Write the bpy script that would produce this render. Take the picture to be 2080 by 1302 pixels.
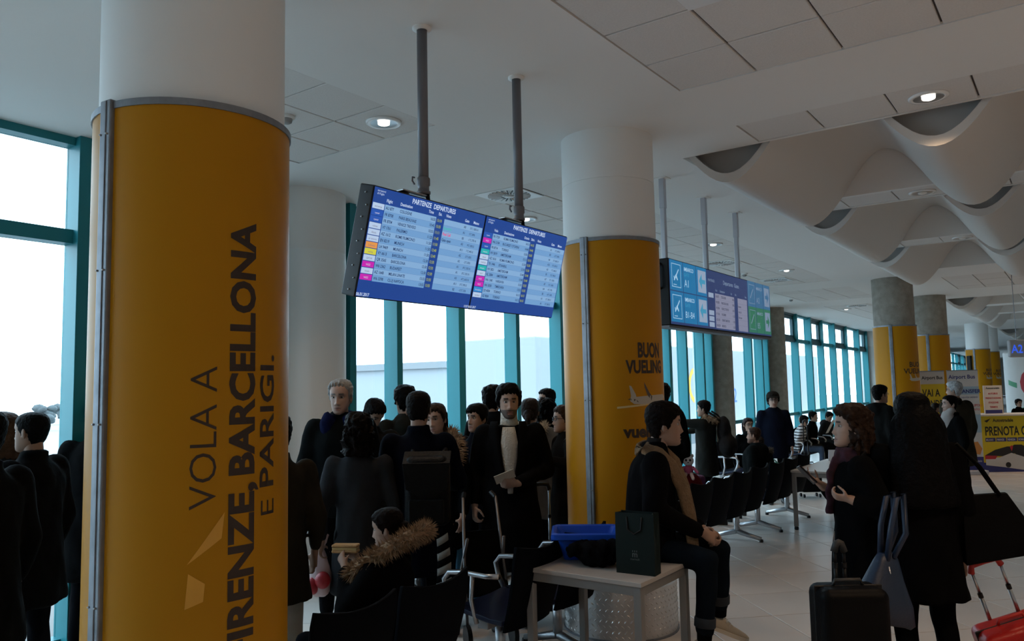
import bpy, bmesh, math, random
import numpy as np
from mathutils import Vector, Matrix, noise
random.seed(4); rng = np.random.default_rng(4)
S = bpy.context.scene
for o in list(bpy.data.objects): bpy.data.objects.remove(o)
COL = S.collection
PI = math.pi

# ------------------------------------------------------------------ camera, world, exposure
CAM_H = 1.75; FPX = 1598.4; YAW = .626085; PITCH = .0853224; ROLL = -.0201579
def cam_axes():
    f = Vector((-math.sin(YAW)*math.cos(PITCH), math.cos(YAW)*math.cos(PITCH), math.sin(PITCH)))
    r = Vector((math.cos(YAW), math.sin(YAW), 0)); u = r.cross(f)
    c, s = math.cos(ROLL), math.sin(ROLL)
    return c*r+s*u, -s*r+c*u, f
_r, _u, _f = cam_axes()
cd = bpy.data.cameras.new('camera'); cam = bpy.data.objects.new('camera', cd); COL.objects.link(cam)
cd.sensor_fit = 'HORIZONTAL'; cd.sensor_width = 36; cd.lens = 36*FPX/2080; cd.clip_end = 2000
cam.matrix_world = Matrix(((_r.x, _u.x, -_f.x, 0), (_r.y, _u.y, -_f.y, 0), (_r.z, _u.z, -_f.z, CAM_H), (0, 0, 0, 1)))
S.camera = cam
W = bpy.data.worlds.new('overcast_sky'); S.world = W; W.use_nodes = True
bg = W.node_tree.nodes['Background']; bg.inputs[0].default_value = (.72, .92, 1.14, 1); bg.inputs[1].default_value = 5.7
S.view_settings.view_transform = 'Standard'; S.view_settings.look = 'None'
S.view_settings.gamma = 1; S.view_settings.use_curve_mapping = False; S.view_settings.exposure = 0.0
S.cycles.max_bounces = 8; S.cycles.diffuse_bounces = 5; S.cycles.transparent_max_bounces = 12; S.cycles.sample_clamp_indirect = 4

def spot(px, d):
    """ground point standing d metres ahead of the camera, in the direction of column px"""
    v = _f*1 + _r*((px-1040)/FPX); v = Vector((v.x, v.y, 0)); fw = Vector((_f.x, _f.y, 0)).normalized()
    v *= d/ v.dot(fw); return v.x, v.y
def wallx(y): return -5.86-.029*y          # the window wall runs a little askew to the pillars
C = 3.633                                   # ceiling height

# ------------------------------------------------------------------ materials
MATS = {}
def mat(name, col, rough=.6, metal=0, emit=None, estr=1, bump=0, bscale=40, var=0, vscale=6, spec=.5, coat=0):
    if name in MATS: return MATS[name]
    m = bpy.data.materials.new(name); m.use_nodes = True; nt = m.node_tree; b = nt.nodes['Principled BSDF']
    b.inputs['Base Color'].default_value = (*col, 1); b.inputs['Roughness'].default_value = rough; b.inputs['Metallic'].default_value = metal
    b.inputs['Specular IOR Level'].default_value = spec; b.inputs['Coat Weight'].default_value = coat
    if emit: b.inputs['Emission Color'].default_value = (*emit, 1); b.inputs['Emission Strength'].default_value = estr
    if var or bump:
        tc = nt.nodes.new('ShaderNodeTexCoord')
    if var:
        n = nt.nodes.new('ShaderNodeTexNoise'); n.inputs['Scale'].default_value = vscale; n.inputs['Detail'].default_value = 5
        r = nt.nodes.new('ShaderNodeValToRGB'); r.color_ramp.elements[0].position = .3; r.color_ramp.elements[1].position = .7
        r.color_ramp.elements[0].color = (*[c*(1-var) for c in col], 1); r.color_ramp.elements[1].color = (*[min(1, c*(1+var)) for c in col], 1)
        nt.links.new(tc.outputs['Object'], n.inputs[0]); nt.links.new(n.outputs[0], r.inputs[0]); nt.links.new(r.outputs[0], b.inputs['Base Color'])
    if bump:
        n = nt.nodes.new('ShaderNodeTexNoise'); n.inputs['Scale'].default_value = bscale; n.inputs['Detail'].default_value = 4
        bp = nt.nodes.new('ShaderNodeBump'); bp.inputs['Strength'].default_value = bump; bp.inputs['Distance'].default_value = .02
        nt.links.new(tc.outputs['Object'], n.inputs[0]); nt.links.new(n.outputs[0], bp.inputs['Height']); nt.links.new(bp.outputs[0], b.inputs['Normal'])
    MATS[name] = m; return m
def glow(name, col, s=1.0):                     # a lit display: dark glass that gives off its picture's light
    return mat(name, (.02, .02, .025), .25, emit=col, estr=s)
def cloth(col, rough=.95):
    k = .30 if max(col) < .1 else .8
    return mat('cloth_%.3f_%.3f_%.3f' % col, tuple(c*k for c in col), rough, bump=.5, bscale=9, var=.25, vscale=5, spec=.04)
def hairmat(col):
    k = .28 if max(col) < .025 else .5 if max(col) < .12 else .8
    return mat('hair_%.3f_%.3f_%.3f' % col, tuple(c*k for c in col), .55, bump=.6, bscale=55, var=.35, vscale=30, spec=.04 if k < .3 else .1)
def skinmat():
    if 'skin' in MATS: return MATS['skin']
    m = mat('skin', (.5, .3, .22), .55, spec=.3); nt = m.node_tree
    a = nt.nodes.new('ShaderNodeAttribute'); a.attribute_name = 'tone'
    nt.links.new(a.outputs['Color'], nt.nodes['Principled BSDF'].inputs['Base Color']); return m
def glassmat():
    if 'glass' in MATS: return MATS['glass']
    m = bpy.data.materials.new('window_glass'); m.use_nodes = True; nt = m.node_tree
    for n in list(nt.nodes): nt.nodes.remove(n)
    o = nt.nodes.new('ShaderNodeOutputMaterial'); t = nt.nodes.new('ShaderNodeBsdfTransparent'); g = nt.nodes.new('ShaderNodeBsdfGlossy')
    t.inputs[0].default_value = (.93, .98, .97, 1); g.inputs['Roughness'].default_value = .02
    x = nt.nodes.new('ShaderNodeMixShader'); x.inputs[0].default_value = .05
    nt.links.new(t.outputs[0], x.inputs[1]); nt.links.new(g.outputs[0], x.inputs[2]); nt.links.new(x.outputs[0], o.inputs[0])
    MATS['glass'] = m; return m
M_gyp = mat('gypsum_paint', (.78, .77, .755), .85, bump=.05, bscale=300)
M_tile = mat('mineral_tile', (.72, .695, .675), .9, bump=.25, bscale=220, var=.04, vscale=90)
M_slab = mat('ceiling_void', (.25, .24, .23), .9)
M_teal = mat('teal_frame_paint', (.018, .20, .235), .4, spec=.3)
M_sash = mat('dark_sash_paint', (.015, .06, .075), .4)
M_wall = mat('wall_paint', (.62, .61, .58), .85)
M_conc = mat('bare_concrete', (.30, .27, .23), .9, bump=.3, bscale=60, var=.18, vscale=9)
M_white = mat('white_pillar_paint', (.78, .78, .77), .6)
M_yel = mat('yellow_film', (.48, .205, .003), .45, spec=.17)
M_alu = mat('brushed_aluminium', (.24, .25, .275), .5, .8, var=.15, vscale=14)
M_chrome = mat('polished_steel', (.45, .46, .48), .33, 1)
M_pole = mat('grey_pole_paint', (.17, .17, .19), .45, .2)
M_polel = mat('light_pole', (.5, .5, .54), .35, .5)
M_black = mat('black_plastic', (.006, .006, .007), .45, spec=.25)
M_ink = mat('brown_black_print', (.035, .016, .008), .55)
M_diam = mat('tread_plate', (.62, .61, .60), .36, .85, var=.1, vscale=8)
M_leg = mat('grey_table_leg', (.20, .195, .19), .5)
M_top = mat('table_laminate', (.40, .37, .345), .4)
M_seat = mat('seat_navy_black', (.0018, .0027, .0045), .65, bump=.1, bscale=200, spec=.04)
M_pan = mat('seat_navy_vinyl', (.006, .011, .034), .35, spec=.3)
def cyes(c): return c

# ------------------------------------------------------------------ mesh helpers
class MB:
    def __init__(s): s.v = []; s.f = []; s.m = []; s.c = []; s.cm = 0; s.cc = (1, 1, 1)
    def add(s, vs, fs):
        o = len(s.v); s.v += [tuple(v) for v in vs]; s.f += [tuple(i+o for i in f) for f in fs]; s.m += [s.cm]*len(fs); s.c += [s.cc]*len(vs); return s
    def box(s, c, d, M=None, rz=0):
        x, y, z = (q/2 for q in d); vs = [Vector((a*x, b*y, e*z)) for e in (-1, 1) for b in (-1, 1) for a in (-1, 1)]
        R = M if M else (Matrix.Rotation(rz, 3, 'Z') if rz else None); c = Vector(c)
        vs = [(R@v if R else v)+c for v in vs]
        return s.add(vs, [(0, 2, 3, 1), (4, 5, 7, 6), (0, 1, 5, 4), (2, 6, 7, 3), (0, 4, 6, 2), (1, 3, 7, 5)])
    def quad(s, a, b, c, d): return s.add([a, b, c, d], [(0, 1, 2, 3)])
    def loft(s, rings, cap=True, closed=True):
        n = len(rings[0]); vs = [p for r in rings for p in r]; fs = []
        for i in range(len(rings)-1):
            for j in range(n if closed else n-1):
                k = (j+1) % n; fs.append((i*n+j, i*n+k, (i+1)*n+k, (i+1)*n+j))
        if cap:
            fs.append(tuple(range(n-1, -1, -1))); fs.append(tuple((len(rings)-1)*n+j for j in range(n)))
        return s.add(vs, fs)
    def rings(s, spec, n=16, cap=True):
        """spec: (centre, rx, ry) horizontal ellipses"""
        return s.loft([[(c[0]+rx*math.cos(t), c[1]+ry*math.sin(t), c[2]) for t in (2*PI*j/n for j in range(n))] for c, rx, ry in spec], cap)
    def lathe(s, prof, c=(0, 0, 0), n=32, cap=True):
        return s.rings([((c[0], c[1], c[2]+z), r, r) for r, z in prof], n, cap)
    def tube(s, pts, r, n=8, cap=True):
        pts = [Vector(p) for p in pts]; rr = r if hasattr(r, '__len__') else [r]*len(pts); out = []; up = None
        for i, p in enumerate(pts):
            t = (pts[min(i+1, len(pts)-1)]-pts[max(i-1, 0)]).normalized()
            if up is None:
                a = Vector((0, 0, 1)) if abs(t.z) < .9 else Vector((1, 0, 0)); up = (a-t*a.dot(t)).normalized()
            else:
                up = (up-t*up.dot(t)); up = up.normalized() if up.length > 1e-6 else t.orthogonal().normalized()
            sd = t.cross(up); out.append([p+rr[i]*(up*math.cos(q)+sd*math.sin(q)) for q in (2*PI*j/n for j in range(n))])
        return s.loft(out, cap)
    def cap(s, p0, r0, p1, r1, n=12):
        p0 = Vector(p0); p1 = Vector(p1); d = (p1-p0); L = d.length; d = d/L if L > 1e-6 else Vector((0, 0, 1)); pts = []; rs = []
        for a in (-88, -60, -30, 0): pts.append(p0+d*r0*math.sin(math.radians(a))); rs.append(r0*math.cos(math.radians(a)))
        for a in (0, 30, 60, 88): pts.append(p1+d*r1*math.sin(math.radians(a))); rs.append(r1*math.cos(math.radians(a)))
        up = d.orthogonal().normalized(); sd = d.cross(up)
        return s.loft([[p+r*(up*math.cos(q)+sd*math.sin(q)) for q in (2*PI*j/n for j in range(n))] for p, r in zip(pts, rs)])
    def ell(s, c, r, R=None, n=14, m=10):
        out = []; c = Vector(c)
        for i in range(m+1):
            a = -PI/2+PI*(i+.02*(i == 0)-.02*(i == m))/m; ring = []
            for j in range(n):
                t = 2*PI*j/n; v = Vector((r[0]*math.cos(a)*math.cos(t), r[1]*math.cos(a)*math.sin(t), r[2]*math.sin(a)))
                ring.append(c+(R@v if R else v))
            out.append(ring)
        return s.loft(out)
    def xf(s, M): s.v = [tuple(M@Vector(v)) for v in s.v]; return s
    def mesh(s, name, mats):
        me = bpy.data.meshes.new(name); me.from_pydata(s.v, [], s.f)
        for m in (mats if isinstance(mats, (list, tuple)) else [mats]): me.materials.append(m)
        if any(s.m): me.polygons.foreach_set('material_index', s.m)
        me.update(); return me
    def build(s, name, mats, parent=None, smooth=False, bevel=0, loc=None, seg=2):
        return link(name, s.mesh(name, mats), parent, smooth, bevel, loc, seg)
def link(name, me, parent=None, smooth=False, bevel=0, loc=None, seg=2):
    if smooth: me.polygons.foreach_set('use_smooth', [True]*len(me.polygons))
    o = bpy.data.objects.new(name, me); COL.objects.link(o)
    if parent: o.parent = parent
    if loc: o.location = loc
    if bevel:
        b = o.modifiers.new('bevel', 'BEVEL'); b.width = bevel; b.segments = seg; b.limit_method = 'ANGLE'
        me.polygons.foreach_set('use_smooth', [True]*len(me.polygons)); w = o.modifiers.new('wn', 'WEIGHTED_NORMAL')
    return o
def empty(name, loc=(0, 0, 0), rz=0, parent=None):
    o = bpy.data.objects.new(name, None); COL.objects.link(o); o.location = loc; o.rotation_euler = (0, 0, rz); o.empty_display_size = .1
    if parent: o.parent = parent
    return o
def tag(o, label, cat, group=None, kind=None):
    if label: o['label'] = label
    if cat: o['category'] = cat
    if group: o['group'] = group
    if kind: o['kind'] = kind
    return o
def struct(o): o['kind'] = 'structure'; return o
def copy_tree(o, parent=None):
    c = o.copy(); COL.objects.link(c); c.parent = parent
    for ch in list(o.children): copy_tree(ch, c)
    return c
def remesh(mb, vox, smooth=5, fac=.5):
    me = mb.mesh('tmp', []); o = bpy.data.objects.new('tmp', me); COL.objects.link(o)
    r = o.modifiers.new('r', 'REMESH'); r.mode = 'VOXEL'; r.voxel_size = vox
    if smooth: q = o.modifiers.new('s', 'SMOOTH'); q.factor = fac; q.iterations = smooth
    dg = bpy.context.evaluated_depsgraph_get(); m2 = bpy.data.meshes.new_from_object(o.evaluated_get(dg))
    bpy.data.objects.remove(o); bpy.data.meshes.remove(me); return m2
def fold(me, amp, sc):
    if not amp: return me
    n = len(me.vertices); co = np.empty(n*3); no = np.empty(n*3); me.vertices.foreach_get('co', co)
    me.vertices.foreach_get('normal', no); co = co.reshape(-1, 3); no = no.reshape(-1, 3)
    p = co*np.array([sc, sc, sc*.45])
    d = np.sin(p[:, 0]*1.7+2.1*np.sin(p[:, 2]*1.3)+p[:, 1])*.5+np.sin(p[:, 2]*3.1+1.7*np.sin(p[:, 0]*2.3+p[:, 1]*1.9))*.5
    co += no*(d*amp)[:, None]; me.vertices.foreach_set('co', co.ravel()); me.update(); return me

# ------------------------------------------------------------------ lettering
def text_mesh(txt, size, bold=0, sx=1, align='LEFT'):
    cu = bpy.data.curves.new('t', 'FONT'); cu.body = txt; cu.size = size; cu.offset = bold; cu.align_x = align; cu.resolution_u = 3
    o = bpy.data.objects.new('t', cu); COL.objects.link(o); dg = bpy.context.evaluated_depsgraph_get()
    me = bpy.data.meshes.new_from_object(o.evaluated_get(dg)); bpy.data.objects.remove(o); bpy.data.curves.remove(cu)
    vs = [(v.co.x*sx, v.co.y) for v in me.vertices]; fs = [tuple(p.vertices) for p in me.polygons]; bpy.data.meshes.remove(me); return vs, fs
def put_text(mb, txt, x, y, size, M, bold=0, sx=1, align='LEFT', z=.0015):
    vs, fs = text_mesh(txt, size, bold, sx, align); mb.add([M@Vector((a+x, b+y, z)) for a, b in vs], fs)
def put_rect(mb, x0, y0, x1, y1, M, z=.001): mb.add([M@Vector(p) for p in ((x0, y0, z), (x1, y0, z), (x1, y1, z), (x0, y1, z))], [(0, 1, 2, 3)])
def put_poly(mb, pts, M, z=.001): mb.add([M@Vector((a, b, z)) for a, b in pts], [tuple(range(len(pts)))])
def frame_mat(o, xdir, ydir):
    x = Vector(xdir).normalized(); y = Vector(ydir).normalized(); z = x.cross(y); o = Vector(o)
    return Matrix(((x.x, y.x, z.x, o.x), (x.y, y.y, z.y, o.y), (x.z, y.z, z.z, o.z), (0, 0, 0, 1)))
def wrap_print(polys, R, cut=.025):
    """polys: (verts2d (arc length s, z), faces) -> mesh bent on a cylinder of radius R, angle = s/R"""
    bm = bmesh.new()
    for vs, fs in polys:
        bv = [bm.verts.new((a, b, 0)) for a, b in vs]
        for f in fs:
            try: bm.faces.new([bv[i] for i in f])
            except ValueError: pass
    xs = [v.co.x for v in bm.verts]
    x = min(xs)+cut
    while x < max(xs):
        bmesh.ops.bisect_plane(bm, geom=bm.verts[:]+bm.edges[:]+bm.faces[:], plane_co=(x, 0, 0), plane_no=(1, 0, 0)); x += cut
    for v in bm.verts:
        a = v.co.x/R; v.co = (R*math.cos(a), R*math.sin(a), v.co.y)
    me = bpy.data.meshes.new('print'); bm.to_mesh(me); bm.free(); return me

# ------------------------------------------------------------------ the setting: floor
XR, YB, YF = 7.0, -6.0, 92.0
fl = struct(MB().box(((wallx(40)+XR)/2-1, (YB+YF)/2, -.11), (XR-wallx(40)+3, YF-YB, .2)).build('floor', mat('floor_grout', (.17, .15, .14), .8)))
M_ft = mat('floor_tile_glaze', (.58, .52, .475), .3, var=.06, vscale=1.5, spec=.45, bump=.02, bscale=4)
TS = .6; q = math.sqrt(.5)
def tilebox(mb, cx, cy, c, s):
    a = TS/2-.003; pts = [(-a, -a), (a, -a), (a, a), (-a, a)]
    b = a-.003; top = [(-b, -b), (b, -b), (b, b), (-b, b)]
    mb.add([(cx+c*x-s*y, cy+s*x+c*y, -.011) for x, y in pts]+[(cx+c*x-s*y, cy+s*x+c*y, -.002) for x, y in pts]+[(cx+c*x-s*y, cy+s*x+c*y, 0) for x, y in top],
           [(0, 1, 5, 4), (1, 2, 6, 5), (2, 3, 7, 6), (3, 0, 4, 7), (4, 5, 9, 8), (5, 6, 10, 9), (6, 7, 11, 10), (7, 4, 8, 11), (8, 9, 10, 11)])
tm = MB(); tilebox(tm, 0, 0, q, q); tme = tm.mesh('floor_tile', M_ft)
cells = []
for i in range(-90, 100):
    for j in range(-90, 100):
        x = (i-j)*TS*q+.1; y = (i+j)*TS*q+.13
        if wallx(y)+.3 < x < 6.6 and -5 < y < 40: cells.append((x, y))
def seen(p):
    v = Vector((p[0], p[1], -CAM_H)); z = v.dot(_f)
    return z > .5 and abs(v.dot(_r)/z) < .72 and v.dot(_u)/z > -.47
vis = sorted([p for p in cells if seen(p)], key=lambda p: p[0]**2+p[1]**2)[:295]; vs_ = set(vis)
for p in vis: link('floor_tile', tme, fl, loc=(p[0], p[1], 0))
rest = MB()
for p in cells:
    if p not in vs_: tilebox(rest, p[0], p[1], q, q)
o = rest.build('floor_tile_field', M_ft, fl); o['kind'] = 'stuff'

# ------------------------------------------------------------------ ceiling
WG = [(6.08, 8.45), (9.06, 11.70), (12.25, 15.05)]           # wave strips of one bay
waves = [(a+k*14.95, b+k*14.95) for k in range(3) for a, b in WG]
WX0 = -2.60
fields = [(-1.99, 1.51, 2.15, 4.65), (-5.14, -3.64, 2.65, 4.15), (-5.2, -3.7, 5.9, 15.4), (-5.2, -3.7, 16.6, 19.1), (-5.2, -3.7, 20.6, 30.1), (-2.03, .97, 16.4, 18.9)]
fields += [(-1.95, 1.05, y, y+.5) for y in (5.55, 8.52, 11.74)]
holes = [('w', WX0, XR-.5, a, b) for a, b in waves]+[('t', *f) for f in fields]
xs = sorted({-9.0, XR}|{h[1] for h in holes}|{h[2] for h in holes}); ys = sorted({YB, YF}|{h[3] for h in holes}|{h[4] for h in holes})
def in_hole(x, y):
    for h in holes:
        if h[1] < x < h[2] and h[3] < y < h[4]: return h[0]
    return None
g = MB()
for j in range(len(ys)-1):
    i = 0
    while i < len(xs)-1:
        my = (ys[j]+ys[j+1])/2
        if in_hole((xs[i]+xs[i+1])/2, my): i += 1; continue
        k = i
        while k < len(xs)-1 and not in_hole((xs[k]+xs[k+1])/2, my): k += 1
        g.box(((xs[i]+xs[k])/2, my, C+.24), (xs[k]-xs[i], ys[j+1]-ys[j], .48)); i = k
def to_wall(mb):
    mb.v = [(wallx(v[1])-.2, v[1], v[2]) if v[0] < -8.9 else v for v in mb.v]; return mb
ce = struct(to_wall(g).build('ceiling', M_gyp))
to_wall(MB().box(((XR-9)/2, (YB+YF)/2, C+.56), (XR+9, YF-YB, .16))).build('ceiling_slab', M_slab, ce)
CT = .5
ct = MB(); a = CT/2-.006
ct.add([(-a, -a, .018), (a, -a, .018), (a, a, .018), (-a, a, .018), (-a, -a, .004), (a, -a, .004), (a, a, .004), (-a, a, .004), (-a+.004, -a+.004, 0), (a-.004, -a+.004, 0), (a-.004, a-.004, 0), (-a+.004, a-.004, 0)],
       [(0, 1, 5, 4), (1, 2, 6, 5), (2, 3, 7, 6), (3, 0, 4, 7), (4, 5, 9, 8), (5, 6, 10, 9), (6, 7, 11, 10), (7, 4, 8, 11), (8, 9, 10, 11), (3, 2, 1, 0)])
ctm = ct.mesh('ceiling_tile', M_tile)
bk = MB()
skip_tiles = {(-4.45, 6.15)}
for x0, x1, y0, y1 in fields:
    bk.box(((x0+x1)/2, (y0+y1)/2, C+.03), (x1-x0+.02, y1-y0+.02, .02))
    nx = round((x1-x0)/CT); ny = round((y1-y0)/CT)
    for i in range(nx):
        for j in range(ny):
            cx, cy = x0+(i+.5)*CT, y0+(j+.5)*CT
            if any(abs(cx-a_) < .1 and abs(cy-b_) < .1 for a_, b_ in skip_tiles): continue
            t = link('ceiling_tile', ctm, ce, loc=(cx, cy, C+random.uniform(.002, .007)))
bk.build('tile_backing', mat('tile_gap', (.09, .08, .075), .9), ce)
# sinusoidal hanging shells
M_wave = mat('wave_shell_paint', (.66, .63, .60), .7)
def wz(x):
    v = .05-.31*math.cos(2*PI*(x+2.22)/1.5); return C+(v*1.18 if v > 0 else v)
for k, (a, b) in enumerate(waves):
    w = MB(); n = 15 if a > 20 else 30; X1 = 3.7 if a < 20 else 2.2
    N = int((X1-WX0)/1.5*n); px = [WX0+.02+(X1-WX0)*i/N for i in range(N+1)]
    th = .075; rings = []
    for x in px:
        rings.append([(x, a+.03, wz(x)), (x, b-.01, wz(x)), (x, b-.01, wz(x)+th), (x, a+.03, wz(x)+th)])
    w.loft(rings); o = w.build('wave_shell', M_wave, ce, smooth=True)
    o.modifiers.new('es', 'EDGE_SPLIT').split_angle = .7
    e = MB(); e.loft([[(x, a+.16, wz(x)+th-.02), (x, a+.2, wz(x)+th-.02), (x, a+.2, C+.478), (x, a+.16, C+.478)] for x in px if wz(x)+th < C+.45] if False else
                     [[(x, a+.16, min(wz(x)+th-.02, C+.46)), (x, a+.2, min(wz(x)+th-.02, C+.46)), (x, a+.2, C+.478), (x, a+.16, C+.478)] for x in px])
    e.build('shell_end_panel', mat('shell_end_grey', (.48, .465, .45), .9), ce)

# ------------------------------------------------------------------ walls and windows
def wall_box(mb, y0, y1, z0, z1, x_in, x_out):
    """box on the skewed window wall; x_in/x_out measured from the glass line, + is into the hall"""
    P = [(wallx(y)+x, y) for y in (y0, y1) for x in (x_in, x_out)]
    vs = [(P[i][0], P[i][1], z) for z in (z0, z1) for i in (0, 1, 3, 2)]
    mb.add(vs, [(0, 1, 2, 3), (7, 6, 5, 4), (0, 4, 5, 1), (1, 5, 6, 2), (2, 6, 7, 3), (3, 7, 4, 0)]); return mb
wl = MB()
for y0, y1 in ((YB, -5.4), (4.35, 5.36), (15.45, 16.5), (19.35, 20.6), (32.3, 36.0), (54.0, 63.0), (84, YF)): wall_box(wl, y0, y1, 0, C, -.25, -.02)
struct(wl.build('wall_left', M_wall))
struct(MB().box((XR+.1, (YB+YF)/2, C/2), (.2, YF-YB, C)).build('wall_right', M_wall))
struct(MB().box(((XR-9)/2, YB-.1, C/2), (XR+9, .2, C)).build('wall_back', M_wall))
struct(MB().box(((XR-9)/2, YF+.1, C/2), (XR+9, .2, C)).build('wall_far', M_wall))
bays = [[-5.4, -4.3, -3.2, -2.1, -1.0, .1, 1.2, 2.70, 3.82, 4.35],
        [5.36, 6.04, 7.10, 8.30, 9.43, 10.55, 11.7, 12.8, 13.27, 14.08, 14.97, 15.45],
        [16.5, 16.62, 18.06, 18.88, 19.35],
        [20.6, 20.75, 22.2, 23.7, 25.16, 26.81, 28.66, 30.74, 32.3],
        [36, 37.5, 39, 40.5, 42, 43.5, 45, 46.5, 48, 49.5, 51, 52.5, 54],  # unseen bay added to bring daylight into the dark far hall
        [63, 65.5, 68, 70.5, 73, 75.5, 78, 80.5, 84]]
sashes = {2.70, -2.1, 7.10, 20.75, 23.7, 26.81, 30.74, 13.27, 68, 73}
ZT, ZS = 2.9, .9
for k, ms in enumerate(bays):
    wn = struct(empty('window_%d' % (k+1), (wallx(ms[0]), ms[0], 0)))
    off = -Vector((wallx(ms[0]), ms[0], 0))
    def wb(mb, name, m, **kw):
        mb.v = [tuple(Vector(v)+off) for v in mb.v]; return mb.build(name, m, wn, **kw)
    for i, y in enumerate(ms):
        w2 = .075 if y not in sashes else .11
        wb(wall_box(MB(), y-.01, y+w2, 0, C, -.03, .17), 'mullion', M_teal, bevel=.004)
        if i == len(ms)-1: break
        y1 = ms[i+1]
        if y1-y < .2: continue
        a_, b_ = y+w2, y1-.01
        wb(wall_box(MB(), a_, b_, ZT-.05, ZT+.05, -.03, .10), 'transom', M_sash if y in sashes else M_teal)
        wb(wall_box(MB(), a_, b_, C-.06, C, -.03, .10), 'head_rail', M_sash if y in sashes else M_teal)
        wb(wall_box(MB(), a_, b_, ZS-.04, ZS+.04, -.03, .10), 'sill_rail', M_teal)
        wb(wall_box(MB(), a_, b_, 0, .08, -.03, .08), 'bottom_rail', M_teal)
        for z0, z1 in ((.08, ZS-.04), (ZS+.04, ZT-.05), (ZT+.05, C-.06)):
            wb(wall_box(MB(), a_, b_, z0, z1, -.01, .002), 'pane', glassmat())
        if y in sashes:
            s = MB(); z0, z1, t = ZT+.05, C-.06, .085
            wall_box(s, a_, b_, z0, z0+t, .0, .07); wall_box(s, a_, b_, z1-t, z1, .0, .07)
            wall_box(s, a_, a_+t, z0+t, z1-t, 0, .07); wall_box(s, b_-t, b_, z0+t, z1-t, 0, .07)
            so = wb(s, 'opening_sash', M_sash)
            h = MB(); wall_box(h, a_+.03, a_+.05, z0+.22, z0+.28, .07, .12); wall_box(h, a_+.02, a_+.09, z0+.2, z0+.225, .1, .12); h.v = [tuple(Vector(v)+off) for v in h.v]
            h.build('handle', M_alu, so)
    if ms[0] < 90:
        L = bpy.data.lights.new('daylight_portal', 'AREA'); L.shape = 'RECTANGLE'; L.size = C-.1; L.size_y = ms[-1]-ms[0]; L.cycles.is_portal = True
        po = bpy.data.objects.new('daylight_portal', L); COL.objects.link(po); my = (ms[0]+ms[-1])/2
        po.location = (wallx(my)-.12, my, C/2); po.rotation_euler = (0, -PI/2, math.atan(.029))

# ------------------------------------------------------------------ outdoors
og = MB().box((-160, 60, -5.2), (300, 700, .4)).build('apron', mat('apron_concrete', (.26, .265, .265), .9, var=.06, vscale=.08)); tag(og, 'pale concrete airfield apron outside the windows', 'apron', kind='structure')
M_tr = mat('hazy_winter_foliage', (.07, .08, .083), .9, var=.2, vscale=.8)  # distance haze is tinted into this grey-blue foliage colour
tree0 = None
def make_tree(seed):
    r = random.Random(seed); root = empty('tree')
    MB().tube([(0, 0, 0), (.1, 0, 2), (0, .1, 3.5)], [.3, .22, .12]).build('trunk', mat('hazy_bark', (.12, .12, .12), .9), root)
    c = MB()
    for i in range(16):
        a = r.uniform(0, 6.28); d = r.uniform(0, 2.0); c.ell((d*math.cos(a), d*math.sin(a), r.uniform(2.6, 6.2)), [r.uniform(.7, 1.5)]*2+[r.uniform(.6, 1.2)], n=8, m=6)
    for i, v in enumerate(c.v): c.v[i] = tuple(Vector(v)+.35*noise.noise_vector(Vector(v)*1.3))
    c.build('crown', M_tr, root, smooth=True); return root
protos = [make_tree(s) for s in range(3)]
tp = []
for k in range(26):
    yy = -40+k*9.5+random.uniform(-3, 3); tp.append((-150+random.uniform(-25, 10)-.35*yy, yy, random.uniform(.6, 1.05)))
for k, (x, y, s) in enumerate(tp):
    t = protos[k] if k < 3 else copy_tree(protos[k % 3]); t.location = (x, y, -5); t.scale = (s*1.2, s*1.2, s); t.rotation_euler.z = k*1.3
    tag(t, 'pale hazy tree on the far edge of the airfield', 'tree', 'distant trees beyond the apron')
M_jb = mat('pale_cladding', (.27, .285, .30), .7)
jb = empty('boarding_bridge', (-14.5, 34, -5)); tag(jb, 'long pale boarding bridge with coloured round logos outside the far windows', 'boarding bridge')
MB().box((0, 0, 6.6), (3.2, 30, 3.3)).build('tunnel', M_jb, jb, bevel=.05)
for y in (-12, 0, 12): MB().box((0, y, 2.5), (.8, .8, 5)).build('support', M_jb, jb)
Mj = frame_mat((1.603, 0, 6.6), (0, 1, 0), (0, 0, 1))
def disc(mb, x, y, r0, r1, M, n=28):
    for i in range(n):
        a, b = 2*PI*i/n, 2*PI*(i+1)/n
        mb.add([M@Vector((x+r*math.cos(t), y+r*math.sin(t), .004)) for r, t in ((r0, a), (r1, a), (r1, b), (r0, b))], [(0, 1, 2, 3)])
for nm, col, items in (('orange_mark', (.85, .35, .03), [(-3.4, .1, .55, .75)]), ('green_mark', (.25, .5, .12), [(3.8, -.2, .45, .62)]), ('blue_mark', (.04, .12, .5), [(.1, 0, .5, .64)]), ('red_mark', (.7, .08, .06), [(8.0, -.5, .0, .3), (8.4, .5, .2, .3)]), ('teal_mark', (.3, .5, .5), [(-2.7, -1.0, .1, .55), (-8.2, -1.0, .1, .8)])):
    d = MB()
    for it in items: disc(d, *it, Mj)
    d.build(nm, mat(nm, col, .6), jb)
d = MB(); put_text(d, '2', .8, -.7, .9, Mj, z=.005); d.build('number_mark', mat('blue_mark', (.04, .12, .5)), jb)
tb = empty('terminal_wing', (-46, 62, -5)); tag(tb, 'pale flat-roofed building far across the apron', 'building')
MB().box((0, 0, 4.2), (14, 34, 8.4)).build('walls', M_jb, tb); MB().box((0, 0, 8.6), (14.6, 34.6, .5)).build('roof', mat('hazy_roof', (.2, .21, .22), .8), tb)
for i in range(12): MB().box((7.02, -15+i*2.7, 5.2), (.1, 2, 1.6)).build('window', mat('hazy_window', (.13, .145, .16), .4), tb)

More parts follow.
